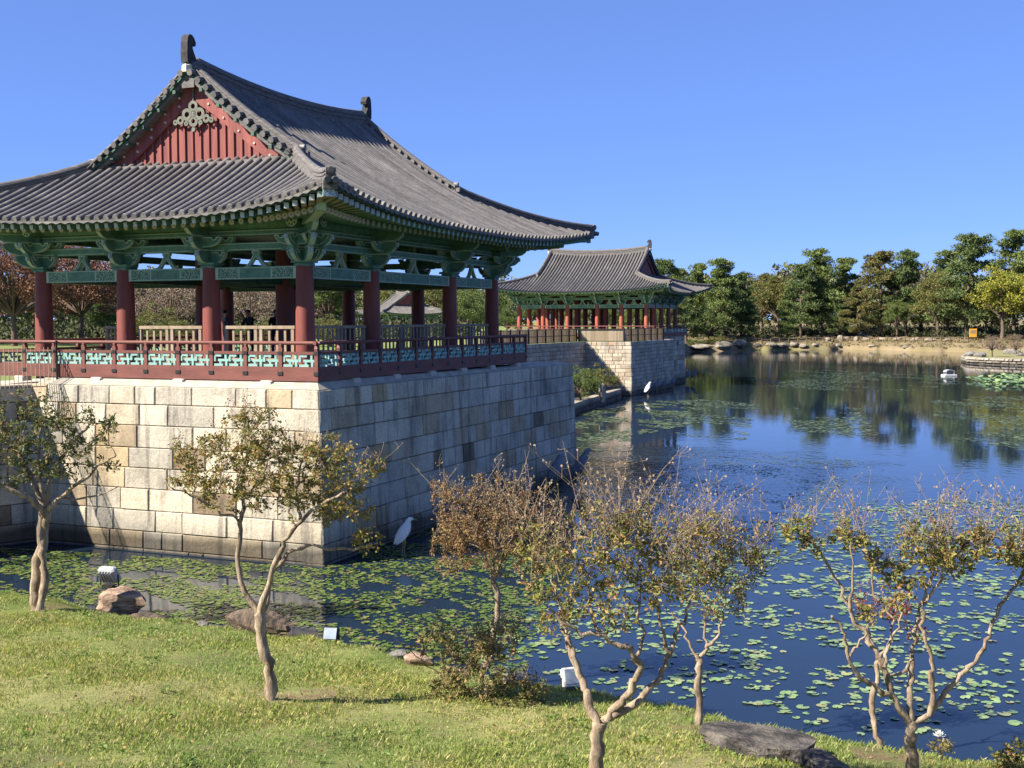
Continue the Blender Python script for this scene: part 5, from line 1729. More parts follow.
def near_tree(name, label, base_px, limbs, blobs, ntwig, nleaf, lmat, lsize, seed, twigs_up=0, up_h=.7, depth_base=None, tw_r=.012, group=None, cat='tree', spread=.55, stub=False, nup_leaf=0, bark=None):
    """limbs: [(pixels, radius start, radius end, depth drift)], blobs: [(px,py,rx,ry)] measured on the photograph and set out at the tree's own distance"""
    rng = np.random.default_rng(seed)
    if depth_base is None:
        b0 = bank_hit(*base_px); bx, by, bz0 = b0[0], b0[1], float(bank_z(b0[0], b0[1]))
        t_ = 0
        while bz0 < .08: by -= .05; bz0 = float(bank_z(bx, by))
    else:
        bx, by = depth_base; bz0 = float(bank_z(bx, by))
    origin = np.array([bx, by, bz0])
    T = empty(name, tuple(origin)); tag(T, label, cat, group)
    def lift(px, py, dd): return aty(px, py, by + dd) - origin
    nodes, nrad = [], []
    mb = MB()
    for pix, r0, r1, drift in limbs:
        n0 = len(pix)
        dd0, dd1 = (drift if isinstance(drift, tuple) else (0, drift))
        pts = [lift(p[0], p[1], dd0 + (dd1 - dd0) * i / max(1, n0 - 1)) for i, p in enumerate(pix)]
        # smooth resampling
        pts = np.array(pts)
        m_ = 4 * (n0 - 1) + 1
        tt = np.linspace(0, n0 - 1, m_)
        Q = []
        for t in tt:
            i = min(int(t), n0 - 2); f = t - i
            p0, p1, p2, p3 = pts[max(i - 1, 0)], pts[i], pts[i + 1], pts[min(i + 2, n0 - 1)]
            Q.append(.5 * ((2 * p1) + (-p0 + p2) * f + (2 * p0 - 5 * p1 + 4 * p2 - p3) * f * f + (-p0 + 3 * p1 - 3 * p2 + p3) * f ** 3))
        Q = np.array(Q)
        Q[1:-1] += rng.normal(0, .017, (m_ - 2, 3))
        rr = r0 + (r1 - r0) * np.linspace(0, 1, m_) ** .8
        rr = rr * .86 * (1 + .13 * rng.normal(size=m_))
        mb.tube([tuple(q) for q in Q], list(rr), 9, 0)
        k0 = int(m_ * .35)
        for q, r in zip(Q[k0:], rr[k0:]): nodes.append(q); nrad.append(r)
    # flare at the foot
    mb.build('trunk', bark or M['bark_pale'], T)
    targets = []
    wts = np.array([b_[2] * b_[3] for b_ in blobs], float); wts /= wts.sum()
    for b_, w in zip(blobs, wts):
        k = max(4, int(ntwig * w))
        for _ in range(k):
            d = rng.normal(size=3); d /= np.linalg.norm(d); d *= rng.uniform(.15, 1) ** .45
            dz = b_[4] if len(b_) > 4 else 0
            mpx = by / FPX
            targets.append(lift(b_[0] + d[0] * b_[2], b_[1] + d[2] * b_[3], dz + d[1] * b_[2] * mpx * spread * 2))
    targets = np.array(targets)
    nodes = list(nodes); nrad = list(nrad)
    N0 = np.array(nodes)
    order = np.argsort([np.min(np.linalg.norm(N0 - t, axis=1)) for t in targets])
    tw = MB(); LP, LD = [], []
    arr = np.zeros((len(nodes) + len(targets) * 4 + 10, 3)); rad = np.zeros(len(arr)); cnt = len(nodes)
    arr[:cnt] = nodes; rad[:cnt] = nrad
    for ti in order:
        t = targets[ti]
        dv = arr[:cnt] - t
        cost = np.linalg.norm(dv, axis=1) + .5 * np.clip(dv[:, 2], 0, None)
        k = int(np.argmin(cost))
        s0 = arr[k]; L = np.linalg.norm(t - s0)
        if L < .02: continue
        m1 = s0 + (t - s0) * .35 + rng.normal(0, .10, 3) * L + np.array([0, 0, -.02 * L])
        m2 = s0 + (t - s0) * .7 + rng.normal(0, .07, 3) * L + np.array([0, 0, .05 * L])
        r0 = min(rad[k] * .8, tw_r * (.6 + L * .9))
        pts = [s0, m1, m2, t]
        tw.tube([tuple(p) for p in pts], [r0, r0 * .75, r0 * .55, max(r0 * .3, .0025)], 4, 0, caps=False)
        for p, r in zip(pts[1:], (r0 * .75, r0 * .55, r0 * .3)):
            arr[cnt] = p; rad[cnt] = max(r, .004); cnt += 1
        nl = rng.poisson(nleaf / len(targets) * (0.35 + 1.3 * rng.random()))
        f = rng.uniform(.3, 1.05, nl)
        pp_ = np.where(f[:, None] < .7, m1 + (m2 - m1) * ((f[:, None] - .35) / .35), m2 + (t - m2) * ((f[:, None] - .7) / .3))
        LP.append(pp_ + rng.normal(0, .025, (nl, 3)) * (1 + lsize * 4)); LD.append(np.tile((t - s0) / L, (nl, 1)))
    tw.build('twig_sprays', M['bark_dark'], T)
    LP = np.concatenate(LP); LD = np.concatenate(LD)
    V, F = leaf_cloud(LP, LD, lsize, rng)
    c = link('crown', np_mesh('crown', V, F, lmat), T)
    if twigs_up:
        up = MB(); UP, UD = [], []
        hi = targets[np.argsort(-targets[:, 2])[: int(len(targets) * .75)]]
        for _ in range(twigs_up):
            s0 = hi[rng.integers(len(hi))]
            L = up_h * rng.uniform(.2, 1.0) ** 1.4
            e = s0 + np.array([rng.normal(0, .55), rng.normal(0, .55), 1]) * L
            mid = (s0 + e) / 2 + rng.normal(0, .05, 3) * L
            up.tube([tuple(s0), tuple(mid), tuple(e)], [.0045, .0035, .0022], 3, 0, caps=False)
            for _k in range(rng.integers(3, 8)):
                f = rng.uniform(.55, 1); q = mid + (e - mid) * (f - .5) * 2
                q2 = q + rng.normal(0, .055, 3) + np.array([0, 0, .04])
                up.tube([tuple(q), tuple(q2)], [.003, .0022], 3, 0, caps=False)
                UP.append(q2)
        us = up.build('stalk_sprays', M['twig_pink'], T)
        UP = np.array(UP)
        V, F = leaf_cloud(UP, np.tile([0, 0, 1.], (len(UP), 1)), .035, rng, 1.3)
        link('dry_seed_sprays', np_mesh('dry_seed_sprays', V, F, M['twig_pink']), us)
    return T

nt = near_tree
nt('crape_myrtle', 'dark green crape myrtle with a twisted pale trunk at the left edge of the picture', (36, 611),
   [([(36, 612), (36, 590), (38, 565), (43, 540), (47, 512)], .155, .10, .1), ([(40, 612), (44, 585), (43, 560), (40, 535), (43, 508)], .10, .08, (-.12, .1)),
    ([(46, 515), (32, 500), (8, 488), (-14, 480)], .09, .05, -.6), ([(45, 512), (30, 475), (14, 445), (-8, 425)], .075, .03, .5), ([(47, 512), (50, 485), (60, 460), (75, 440), (92, 420)], .075, .025, .4),
    ([(48, 510), (62, 497), (82, 480), (104, 462), (116, 455)], .065, .02, -.5), ([(46, 508), (40, 470), (38, 440), (46, 415)], .06, .02, -.2), ([(60, 497), (90, 498), (118, 487)], .03, .012, -.3)],
   [(18, 425, 34, 38), (60, 455, 40, 28), (88, 430, 30, 22), (108, 425, 12, 10), (-25, 430, 40, 50), (10, 470, 35, 18), (50, 408, 20, 24), (112, 468, 12, 10), (40, 440, 40, 40)], 420, 6200, M['leaf_green'], .085, 11, 25, .45, tw_r=.022)
nt('crape_myrtle', 'olive and orange crape myrtle standing on the grass in front of the sunlit wall corner', (273, 701),
   [([(273, 703), (269, 672), (263, 640), (258, 615)], .115, .085, 0), ([(258, 617), (244, 588), (238, 556), (240, 530), (243, 508), (241, 480), (248, 450), (244, 425)], .062, .018, .4), ([(258, 617), (266, 590), (276, 562), (285, 541), (301, 520), (322, 504), (345, 492)], .066, .022, -.35),
    ([(262, 622), (267, 600), (273, 573), (290, 554), (314, 545), (345, 550), (378, 543)], .05, .02, .5), ([(239, 522), (215, 508), (190, 494), (172, 488)], .028, .012, -.3), ([(300, 520), (296, 495), (300, 470), (308, 440)], .03, .012, .2), ([(243, 500), (262, 475), (275, 445)], .025, .01, -.4)],
   [(212, 458, 34, 26), (245, 435, 40, 24), (262, 470, 45, 24), (300, 470, 42, 30), (345, 475, 34, 26), (366, 540, 18, 14), (185, 478, 18, 12), (330, 450, 26, 16), (350, 508, 26, 16), (200, 482, 26, 16), (272, 448, 30, 16), (376, 468, 12, 10), (280, 500, 40, 18), (330, 505, 34, 20), (225, 500, 30, 14), (180, 450, 14, 14), (255, 415, 26, 10)], 620, 12500, M['leaf_olive'], .06, 22, 130, .4, tw_r=.016)
nt('crape_myrtle', 'russet-leaved crape myrtle at the waterline left of the big forked one', (488, 662),
   [([(486, 668), (490, 645), (496, 620), (497, 598), (492, 575)], .075, .055, 0), ([(494, 580), (482, 550), (470, 520), (462, 495)], .04, .012, .3), ([(495, 578), (505, 550), (520, 525), (530, 500)], .04, .012, -.3), ([(493, 575), (496, 540), (500, 505), (496, 480)], .035, .01, .2), ([(480, 548), (455, 540), (440, 525)], .022, .01, -.3)],
   [(465, 515, 36, 30), (498, 502, 40, 28), (530, 515, 34, 26), (452, 560, 22, 18), (520, 555, 36, 24), (478, 545, 40, 26), (440, 492, 18, 16), (500, 530, 50, 34), (545, 545, 26, 30), (455, 535, 26, 24)], 620, 11500, M['leaf_brown'], .052, 33, 240, .5, tw_r=.013)
nt('crape_myrtle', 'large forked crape myrtle at the bottom edge, twiggy with yellowing leaves', (597, 790),
   [([(597, 800), (597, 765), (598, 742), (600, 722)], .105, .09, 0), ([(598, 726), (588, 700), (578, 672), (569, 645), (564, 628)], .062, .05, .35), ([(602, 724), (617, 706), (631, 690), (639, 668), (632, 650), (618, 645), (598, 636), (577, 629), (548, 608)], .068, .02, -.3),
    ([(603, 722), (630, 705), (656, 682), (667, 660), (674, 640), (684, 622), (690, 600)], .062, .02, .35), ([(636, 665), (641, 640), (638, 612), (640, 575)], .035, .012, .1), ([(670, 652), (660, 625), (655, 590), (650, 560)], .03, .01, -.2), ([(598, 636), (590, 605), (585, 570)], .03, .01, .2), ([(566, 635), (560, 605), (552, 575)], .03, .012, .3)],
   [(590, 548, 44, 32), (555, 580, 36, 30), (630, 560, 44, 40), (612, 605, 50, 26), (662, 575, 36, 36), (556, 622, 30, 16), (655, 530, 34, 26), (600, 520, 34, 20), (540, 545, 26, 26)], 520, 5000, M['leaf_yellow'], .064, 44, 215, .95, tw_r=.012)
nt('crape_myrtle', 'small rounded crape myrtle with slender trunk between the big forked one and the bare-limbed one', (697, 724),
   [([(697, 727), (698, 700), (700, 675), (698, 658)], .065, .052, 0), ([(698, 660), (690, 645), (682, 628), (672, 612)], .036, .014, .2), ([(699, 660), (708, 646), (718, 632), (724, 612), (728, 590)], .038, .014, -.2), ([(706, 648), (704, 620), (706, 590)], .025, .01, .2)],
   [(712, 535, 38, 28), (688, 570, 32, 30), (738, 570, 32, 30), (758, 548, 22, 26), (715, 600, 36, 22), (700, 550, 34, 34)], 420, 4400, M['leaf_yellow'], .064, 55, 150, .8, tw_r=.011)
nt('crape_myrtle', 'large crape myrtle in the lower right, bare spreading limbs with tufts of green leaves', (912, 790),
   [([(912, 800), (912, 765), (911, 740), (911, 722)], .105, .085, 0), ([(909, 724), (893, 699), (880, 690), (865, 682), (849, 658), (843, 633), (832, 616)], .06, .018, -.35), ([(893, 699), (884, 672), (879, 655), (865, 634), (850, 612), (836, 578), (815, 545), (800, 527)], .055, .016, .3),
    ([(911, 720), (908, 692), (911, 665), (916, 634), (922, 605), (932, 575)], .056, .02, .25), ([(914, 722), (932, 711), (932, 680), (930, 655), (923, 630), (921, 610)], .05, .024, -.2), ([(931, 712), (950, 686), (968, 667), (982, 655), (989, 636), (1000, 606), (1018, 580), (1030, 560)], .052, .018, .2),
    ([(886, 676), (905, 672), (912, 655)], .03, .02, .1), ([(884, 668), (890, 640), (895, 618)], .032, .015, .3), ([(922, 605), (940, 580), (950, 550)], .03, .01, -.2), ([(850, 612), (852, 580), (850, 545)], .028, .01, -.2), ([(850, 656), (862, 640), (868, 628)], .022, .01, 0), ([(895, 618), (880, 600), (872, 575), (880, 555)], .022, .01, .2)],
   [(798, 530, 18, 13), (812, 545, 12, 12), (850, 535, 26, 15), (880, 560, 18, 12), (905, 578, 26, 16), (930, 545, 34, 24), (948, 560, 26, 20), (975, 545, 20, 20), (1012, 545, 24, 22), (1030, 560, 20, 24), (865, 612, 14, 10), (900, 600, 18, 10)], 300, 4400, M['leaf_yellow'], .072, 66, 185, .85, tw_r=.012)
nt('crape_myrtle', 'thin crooked crape myrtle trunk behind the bare spreading limbs, on the waterline', (880, 744),
   [([(880, 748), (875, 722), (873, 700), (877, 675), (880, 655)], .06, .04, 0), ([(880, 657), (868, 635), (866, 615)], .03, .012, .2), ([(880, 657), (890, 640), (900, 622), (905, 605)], .03, .012, -.2)],
   [(868, 606, 16, 10), (898, 612, 20, 12), (915, 632, 12, 10)], 60, 330, M['leaf_red'], .065, 77, 20, .3, tw_r=.01)
nt('shrub', 'low straggly shrub with a long bare shoot left of the big forked tree', (488, 700),
   [([(490, 716), (488, 700), (484, 684)], .03, .02, 0), ([(490, 714), (470, 696), (440, 676), (415, 655), (396, 640)], .02, .006, .2), ([(490, 714), (505, 690), (520, 668)], .02, .008, -.2), ([(488, 700), (478, 670), (474, 640)], .018, .006, .1), ([(492, 716), (520, 705), (545, 700)], .02, .008, 0), ([(485, 716), (462, 722), (440, 716)], .012, .005, -.2)],
   [(485, 680, 36, 18), (510, 695, 34, 16), (455, 670, 24, 14), (535, 690, 18, 14), (480, 650, 26, 16), (500, 712, 30, 8), (440, 640, 26, 20), (500, 640, 30, 22), (450, 690, 24, 14)], 380, 3300, M['leaf_shrub'], .08, 88, 110, .4, tw_r=.008, cat='shrub', bark=M['bark_dark'])
nt('shrub', 'small bright green shrub in the bottom right corner', (1010, 768),
   [([(1010, 775), (1008, 762), (1004, 752)], .012, .006, 0), ([(1010, 775), (1018, 758), (1024, 748)], .012, .006, .1)],
   [(1006, 756, 14, 10), (1020, 752, 14, 12), (1012, 764, 16, 8)], 80, 520, M['leaf_yellow'], .07, 99, 0, tw_r=.006, cat='shrub', bark=M['bark_dark'])
nt('shrub', 'little leafy weed at the waterline right of the bare-limbed tree trunk', (940, 752),
   [([(940, 756), (938, 748), (934, 742)], .010, .005, 0), ([(940, 756), (946, 748), (950, 742)], .010, .005, .1)],
   [(938, 745, 12, 7), (948, 746, 10, 6)], 40, 200, M['leaf_shrub'], .06, 101, 0, tw_r=.005, cat='shrub', bark=M['bark_dark'])

# ---------------------------------------------------------------- park trees farther off (meshes shared between trees of one habit)
M['needle'] = leaf_mat('pine_needles', [(0, (.055, .088, .026)), (.35, (.105, .15, .040)), (.7, (.165, .215, .060)), (1, (.23, .26, .085))], .12, .6)
M['needle_blue'] = leaf_mat('pine_needles_dark', [(0, (.045, .078, .028)), (.5, (.088, .132, .042)), (1, (.17, .21, .07))], .12, .6)
M['needle_rust'] = leaf_mat('pine_needles_rusty', [(0, (.07, .09, .028)), (.4, (.12, .14, .042)), (.75, (.18, .165, .055)), (1, (.27, .16, .075))], .15, .6)
M['broad_green'] = leaf_mat('broad_leaves_green', [(0, (.04, .07, .02)), (.4, (.085, .13, .032)), (.8, (.145, .185, .05)), (1, (.20, .22, .07))], .2, .6)
M['broad_yellow'] = leaf_mat('broad_leaves_yellow', [(0, (0.115, 0.149, 0.023)), (.4, (0.230, 0.253, 0.034)), (.8, (0.368, 0.345, 0.052)), (1, (0.437, 0.380, 0.069))], .25, .6)
M['broad_olive'] = leaf_mat('broad_leaves_olive', [(0, (.065, .085, .022)), (.4, (.115, .135, .035)), (.8, (.19, .185, .055)), (1, (.25, .18, .07))], .2, .6)
M['broad_red'] = leaf_mat('broad_leaves_russet', [(0, (0.078, 0.039, 0.026)), (.4, (0.150, 0.072, 0.044)), (.75, (0.221, 0.111, 0.065)), (1, (0.299, 0.156, 0.091))], .2, .6)
M['broad_brown'] = leaf_mat('bare_twigs_brown', [(0, (0.130, 0.098, 0.072)), (.5, (0.208, 0.156, 0.111)), (1, (0.286, 0.221, 0.156))], .2, .7)

def tufts(C, Rr, n, size, rng, flat=1.0, outward=.5, aspect=1.5):
    """n small faces spread through ellipsoids at C with radii Rr"""
    m = len(C)
    k = rng.integers(0, m, n)
    d = rng.normal(size=(n, 3)); d /= np.linalg.norm(d, axis=1)[:, None]
    r = rng.uniform(.25, 1, n)[:, None] ** .5
    P = C[k] + d * r * Rr[k]
    D = d * outward + np.array([0, 0, .35])
    return leaf_cloud(P, D, size, rng, aspect, 0.0)

def pine_meshes(seed, n=15000, leaf=.021, lean=.05, wide=.31, open_=.0, pads=20):
    """unit-height pine: layered foliage pads on bent limbs; returns trunk mesh, crown arrays"""
    rng = np.random.default_rng(seed)
    mb = MB()
    ph = rng.uniform(0, 6)
    tr = [(lean * math.sin(3 * z + ph) * z, lean * math.cos(2.3 * z + ph) * z, z) for z in np.linspace(0, .93, 9)]
    mb.tube(tr, list(np.linspace(.020, .005, 9)), 7, 0)
    C, Rr = [], []
    zs = np.linspace(.20, .97, pads) + rng.normal(0, .02, pads)
    for i, z in enumerate(zs):
        f = np.clip((z - .2) / .77, 0, 1)
        reach = wide * (1 - .72 * f ** 1.6) * rng.uniform(.55, 1.1)
        a = i * 2.4 + rng.normal(0, .4)
        q = np.array([np.interp(z * .95, np.linspace(0, .93, 9), [t[k] for t in tr]) for k in range(3)])
        e = q + np.array([math.cos(a) * reach, math.sin(a) * reach, rng.uniform(-.01, .05)])
        mb.tube([tuple(q), tuple((q + e) / 2 + np.array([0, 0, .012])), tuple(e)], [.007, .005, .002], 4, 0, caps=False)
        for _ in range(rng.integers(4, 8)):
            g = rng.uniform(.35, 1.05)
            c = q + (e - q) * g + rng.normal(0, .035, 3) * np.array([1, 1, .35])
            s = rng.uniform(.03, .062) * (1.1 - .4 * f)
            C.append(c); Rr.append((s * 1.3, s * 1.3, s * .6))
    V, F = tufts(np.array(C), np.array(Rr), n, leaf * 1.5, rng, outward=.9, aspect=3.4)
    return mb, V, F

def broad_meshes(seed, n=10500, leaf=.024, wide=.37, base=.22, gaps=.5, nc=46):
    rng = np.random.default_rng(seed)
    mb = MB()
    mb.tube([(0, 0, 0), (.008, .0, .12), (0, .01, base + .08)], [.030, .024, .018], 8, 0)
    C, Rr = [], []
    for i in range(nc):
        d = rng.normal(size=3); d[2] = abs(d[2]) * .9 - .25; d /= np.linalg.norm(d)
        r = rng.uniform(.45, 1)
        c = np.array([d[0] * wide * r, d[1] * wide * r, base + .30 + d[2] * (.62 - base * .5) * r])
        c[2] = min(max(c[2], base * .9), .95)
        s = rng.uniform(.06, .12)
        C.append(c); Rr.append((s * 1.1, s * 1.1, s * .75))
        if i % 2 == 0:
            st = np.array([0, 0, base + .06])
            mb.tube([tuple(st), tuple(st + (c - st) * .5 + np.array([0, 0, .03])), tuple(c)], [.012, .008, .003], 5, 0, caps=False)
    V, F = tufts(np.array(C), np.array(Rr), n, leaf, rng)
    return mb, V, F

HAB = {}
def habit(key, maker, lmat, bark, **kw):
    mb, V, F = maker(**kw)
    HAB[key] = (mb.mesh('trunk', bark), np_mesh('crown', V, F, lmat))
for i in range(4): habit('pine%d' % i, pine_meshes, M['needle'] if i % 2 else M['needle_blue'], M['bark_pine'], seed=200 + i, wide=.25 + .04 * (i % 3), pads=21 + 3 * i)
habit('rust', pine_meshes, M['needle_rust'], M['bark_pine'], seed=230, wide=.33, pads=20)
for i, (k, mt) in enumerate((('green', 'broad_green'), ('yellow', 'broad_yellow'), ('olive', 'broad_olive'), ('russet', 'broad_red'))):
    habit(k, broad_meshes, M[mt], M['bark_pine'], seed=260 + i)
habit('russet_wide', broad_meshes, M['broad_red'], M['bark_pine'], seed=281, wide=.50, base=.20, n=13000, leaf=.022, nc=70)
habit('bare', broad_meshes, M['broad_brown'], M['bark_pine'], seed=290, n=2600, leaf=.022, wide=.40, nc=60)
habit('bare_wide', broad_meshes, M['broad_brown'], M['bark_pine'], seed=291, n=6000, leaf=.026, wide=.55, base=.15, nc=70)
habit('green_low', broad_meshes, M['broad_green'], M['bark_pine'], seed=292, n=12000, leaf=.024, wide=.52, base=.08, nc=60)
habit('olive_low', broad_meshes, M['broad_olive'], M['bark_pine'], seed=293, n=12000, leaf=.024, wide=.55, base=.06, nc=60)
RT = np.random.default_rng(99)
def park_tree(name, label, hab, p, h, w=1.0, group=None, cat='tree', rz=None):
    T = empty(name, tuple(p), float(RT.uniform(0, 6.28)) if rz is None else rz)
    T.scale = (h * w, h * w, h)
    tag(T, label, cat, group)
    tm, cm_ = HAB[hab]
    link('trunk', tm, T); link('crown', cm_, T)
    return T
def far_tree(px, ytop, d, hab, label, w=1.0, name='pine_tree', group='trees along the far shore', cat='tree'):
    p = far_at(px, d)
    dist = math.hypot(p[0], p[1])
    zt = CAM_H + (proj(np.array([p[0], p[1], CAM_H]))[1] - ytop) * dist / FPX
    return park_tree(name, label, hab, p, zt - p[2], w, group, cat)

FT = [
 (700, 262, 22, 'pine1', 'dark pine just right of the distant pavilion roof tip', 1.0, 'pine_tree'),
 (722, 259, 14, 'pine3', 'bushy pine behind the rounded shrub on the far shore', 1.15, 'pine_tree'),
 (741, 272, 20, 'pine0', 'slimmer pine on the right flank of the bushy one behind the rounded shrub', .9, 'pine_tree'),
 (761, 275, 34, 'olive', 'olive-brown broadleaf tree filling the dip between two pine groups', .95, 'broadleaf_tree'),
 (778, 277, 26, 'olive', 'darker olive broadleaf tree at the left foot of the tall double pine', .9, 'broadleaf_tree'),
 (801, 262, 16, 'pine2', 'left stem of the tall double pine in the middle of the far shore', .95, 'pine_tree'),
 (821, 250, 20, 'pine3', 'tallest pine in the middle of the far shore, crown wide and dark', 1.05, 'pine_tree'),
 (846, 258, 24, 'pine1', 'pine whose flat top reaches right from the tall middle one', 1.0, 'pine_tree'),
 (858, 285, 10, 'rust', 'rusty orange-tinged tree low in front of the middle pines', .9, 'pine_tree'),
 (881, 251, 18, 'rust', 'broad brownish-green pine with thinning top, right of the rusty one', 1.05, 'pine_tree'),
 (906, 252, 22, 'pine0', 'dark green pine behind two pale leaning trunks', .95, 'pine_tree'),
 (921, 265, 30, 'bare', 'half-bare greyish tree between two pine groups on the right', 1.0, 'broadleaf_tree'),
 (938, 275, 16, 'olive', 'small olive tree left of the tall right-hand pine', .95, 'broadleaf_tree'),
 (966, 235, 18, 'pine2', 'tall layered pine above the yellow notice board', 1.05, 'pine_tree'),
 (948, 252, 26, 'pine1', 'darker pine at the left shoulder of the tall layered pine', .95, 'pine_tree'),
 (1014, 234, 34, 'pine1', 'tall pine at the right picture edge behind the yellow tree', .9, 'pine_tree'),
 (1002, 268, 14, 'yellow', 'bright yellow-green tree right of the tall layered pine', 1.05, 'broadleaf_tree'),
 (1030, 270, 20, 'yellow', 'yellow-green tree cut off by the right picture edge', 1.0, 'broadleaf_tree'),
 (985, 290, 20, 'green', 'dark green broadleaf tree below the yellow-green crown', .9, 'broadleaf_tree'),
 (686, 285, 10, 'pine0', 'low dark pine beside the end of the distant platform', 1.3, 'pine_tree'),
 (660, 256, 30, 'pine2', 'pine showing over the right slope of the distant pavilion roof', 1.0, 'pine_tree'),
 (676, 268, 40, 'pine3', 'pine top peeking over the far eave of the distant pavilion', 1.0, 'pine_tree'),
 (709, 296, 6, 'green_low', 'dense dark tree leaning over the water beside the platform', .75, 'broadleaf_tree'),
 (748, 300, 8, 'pine1', 'small pine at the water between rocks on the far shore', 1.05, 'pine_tree'),
 (787, 300, 8, 'pine3', 'low spreading pine just above the far waterline rocks', 1.05, 'pine_tree'),
 (838, 298, 12, 'pine0', 'short dark pine under the tall middle pine', 1.1, 'pine_tree'),
 (897, 300, 14, 'green', 'short green tree behind the rope fence', .9, 'broadleaf_tree'),
 (1050, 255, 25, 'pine3', 'pine beyond the right picture edge seen only by its branches', 1.0, 'pine_tree'),
]
for px, yt, d, hab, lb, w, nm in FT:
    far_tree(px, yt, d, hab, lb, w, nm)
# bushes on the far shore
for px, yt, d, hab, lb, w in [(716, 334, 2.5, 'olive_low', 'rounded clipped green shrub at the water right of the platform', 1.9), (695, 337, 2.5, 'green_low', 'smaller clipped shrub tucked against the end of the platform', 1.9),
                              (992, 334, 8, 'bare_wide', 'leafless tan shrubbery on the slope right of the yellow board', 1.8), (1015, 332, 10, 'bare_wide', 'tan shrubbery reaching the right edge behind the peninsula', 1.9), (860, 337, 12, 'green_low', 'low dark evergreen shrub behind the far rope fence', 2.4)]:
    far_tree(px, yt, d, hab, lb, w, 'shrub', 'shrubs along the far shore', 'shrub')
p = atz(992, 357, .95); park_tree('bare_tree', 'small crooked leafless tree on the peninsula at the right', 'bare', (p[0], p[1], .95), 3.4, 1.3)
p = atz(1016, 356, .95); park_tree('bare_tree', 'small leafless tree on the peninsula close to the right edge', 'bare', (p[0], p[1], .95), 3.0, 1.2)
p = atz(611, 371, .7); 

# trees seen past and through the near pavilion, on the lawn
def lawn_tree(px, ytop, dist, hab, label, w=1.0, name='broadleaf_tree', group='trees across the lawn', cat='tree'):
    p = aty(px, 330, dist); p[2] = 4.7
    zt = CAM_H + (proj(np.array([p[0], p[1], CAM_H]))[1] - ytop) * dist / FPX
    return park_tree(name, label, hab, p, zt - 4.7, w, group, cat)
LT = [
 (14, 232, 96, 'russet_wide', 'big russet tree with thick forked trunk at the far left beyond the lawn', 1.0),
 (82, 240, 104, 'russet_wide', 'russet tree seen between the two left columns', 1.05),
 (-45, 250, 100, 'russet_wide', 'russet tree off the left picture edge', 1.0),
 (48, 242, 112, 'russet', 'russet tree behind the leftmost column', 1.3),
 (108, 278, 118, 'pine0', 'dark pine behind the russet trees, left of the second column', 1.3),
 (140, 272, 150, 'bare_wide', 'grey-brown bare tree above the green bush', 1.1),
 (170, 276, 140, 'bare_wide', 'grey-brown bare tree between second and third columns', 1.2),
 (196, 278, 150, 'bare_wide', 'grey-brown bare tree behind the third column', 1.1),
 (250, 277, 140, 'bare_wide', 'purplish-grey bare tree between third column and corner column', 1.25),
 (278, 280, 150, 'bare_wide', 'bare tree behind the thick inner column', 1.2),
 (328, 272, 150, 'green', 'dark green tree right of the corner column', 1.2),
 (345, 285, 170, 'pine1', 'dark pine behind the second water-side column', 1.4),
 (310, 276, 170, 'bare_wide', 'brown tree directly behind the corner column', 1.1),
 (395, 276, 330, 'olive', 'olive tree rising behind the farthest pavilion roof', 1.3),
 (437, 283, 320, 'olive', 'olive-green tree right of the farthest pavilion', 1.6),
 (478, 276, 190, 'green_low', 'dense dark green tree between the last two water-side columns', 1.15),
 (466, 284, 160, 'green_low', 'broad evergreen left of the last water-side column', .95),
 (508, 300, 170, 'green_low', 'dark tree under the left eave of the distant pavilion', .95),
 (532, 298, 220, 'green', 'green tree behind the left columns of the distant pavilion', 1.2),
 (575, 300, 200, 'olive_low', 'olive tree glimpsed between the columns of the distant pavilion', 1.0),
 (612, 300, 210, 'green_low', 'green tree behind the middle columns of the distant pavilion', 1.0),
 (640, 298, 200, 'green_low', 'dark tree behind the right columns of the distant pavilion', 1.1),
 (668, 290, 190, 'green', 'dark tree behind the far corner of the distant pavilion', 1.3),
]
for px, yt, ds, hab, lb, w in LT:
    lawn_tree(px, yt, ds, hab, lb, w, 'pine_tree' if hab.startswith('pine') else 'broadleaf_tree')
for px, yt, ds, hab, lb, w in [(152, 302, 92, 'olive_low', 'rounded yellow-green bush right of the second column', 1.3), (172, 316, 88, 'olive_low', 'low bush left of the third column', 1.6), (265, 318, 96, 'olive_low', 'low olive bush between third column and corner column', 2.0),
                               (330, 314, 90, 'olive_low', 'yellow-green bush right of the corner column', 1.8), (237, 322, 100, 'green_low', 'small dark bush behind the third column', 2.0), (440, 322, 130, 'green_low', 'small green bush beside the farthest pavilion', 1.6)]:
    lawn_tree(px, yt, ds, hab, lb, w, 'shrub', 'bushes across the lawn', 'shrub')

# shrub in the inlet
q = atz(604, 396, .62); park_tree('shrub', 'leafy shrub with pale twigs growing in the shaded inlet by the distant wall', 'olive_low', (q[0] - .6, q[1], .62), 2.6, 1.3, None, 'shrub')
q = atz(586, 402, .62); park_tree('shrub', 'dark shrub in the inlet close to the end of the near wall', 'green_low', (q[0] - .4, q[1], .62), 2.9, 1.2, None, 'shrub')
rock('rock', 'upright pale leaning rock in the shaded inlet', (float(q[0]) + 1.3, float(q[1]) + 1.5, .6), (.6, .5, 1.7), M['rough'], 71, .4, 'rock', .2)

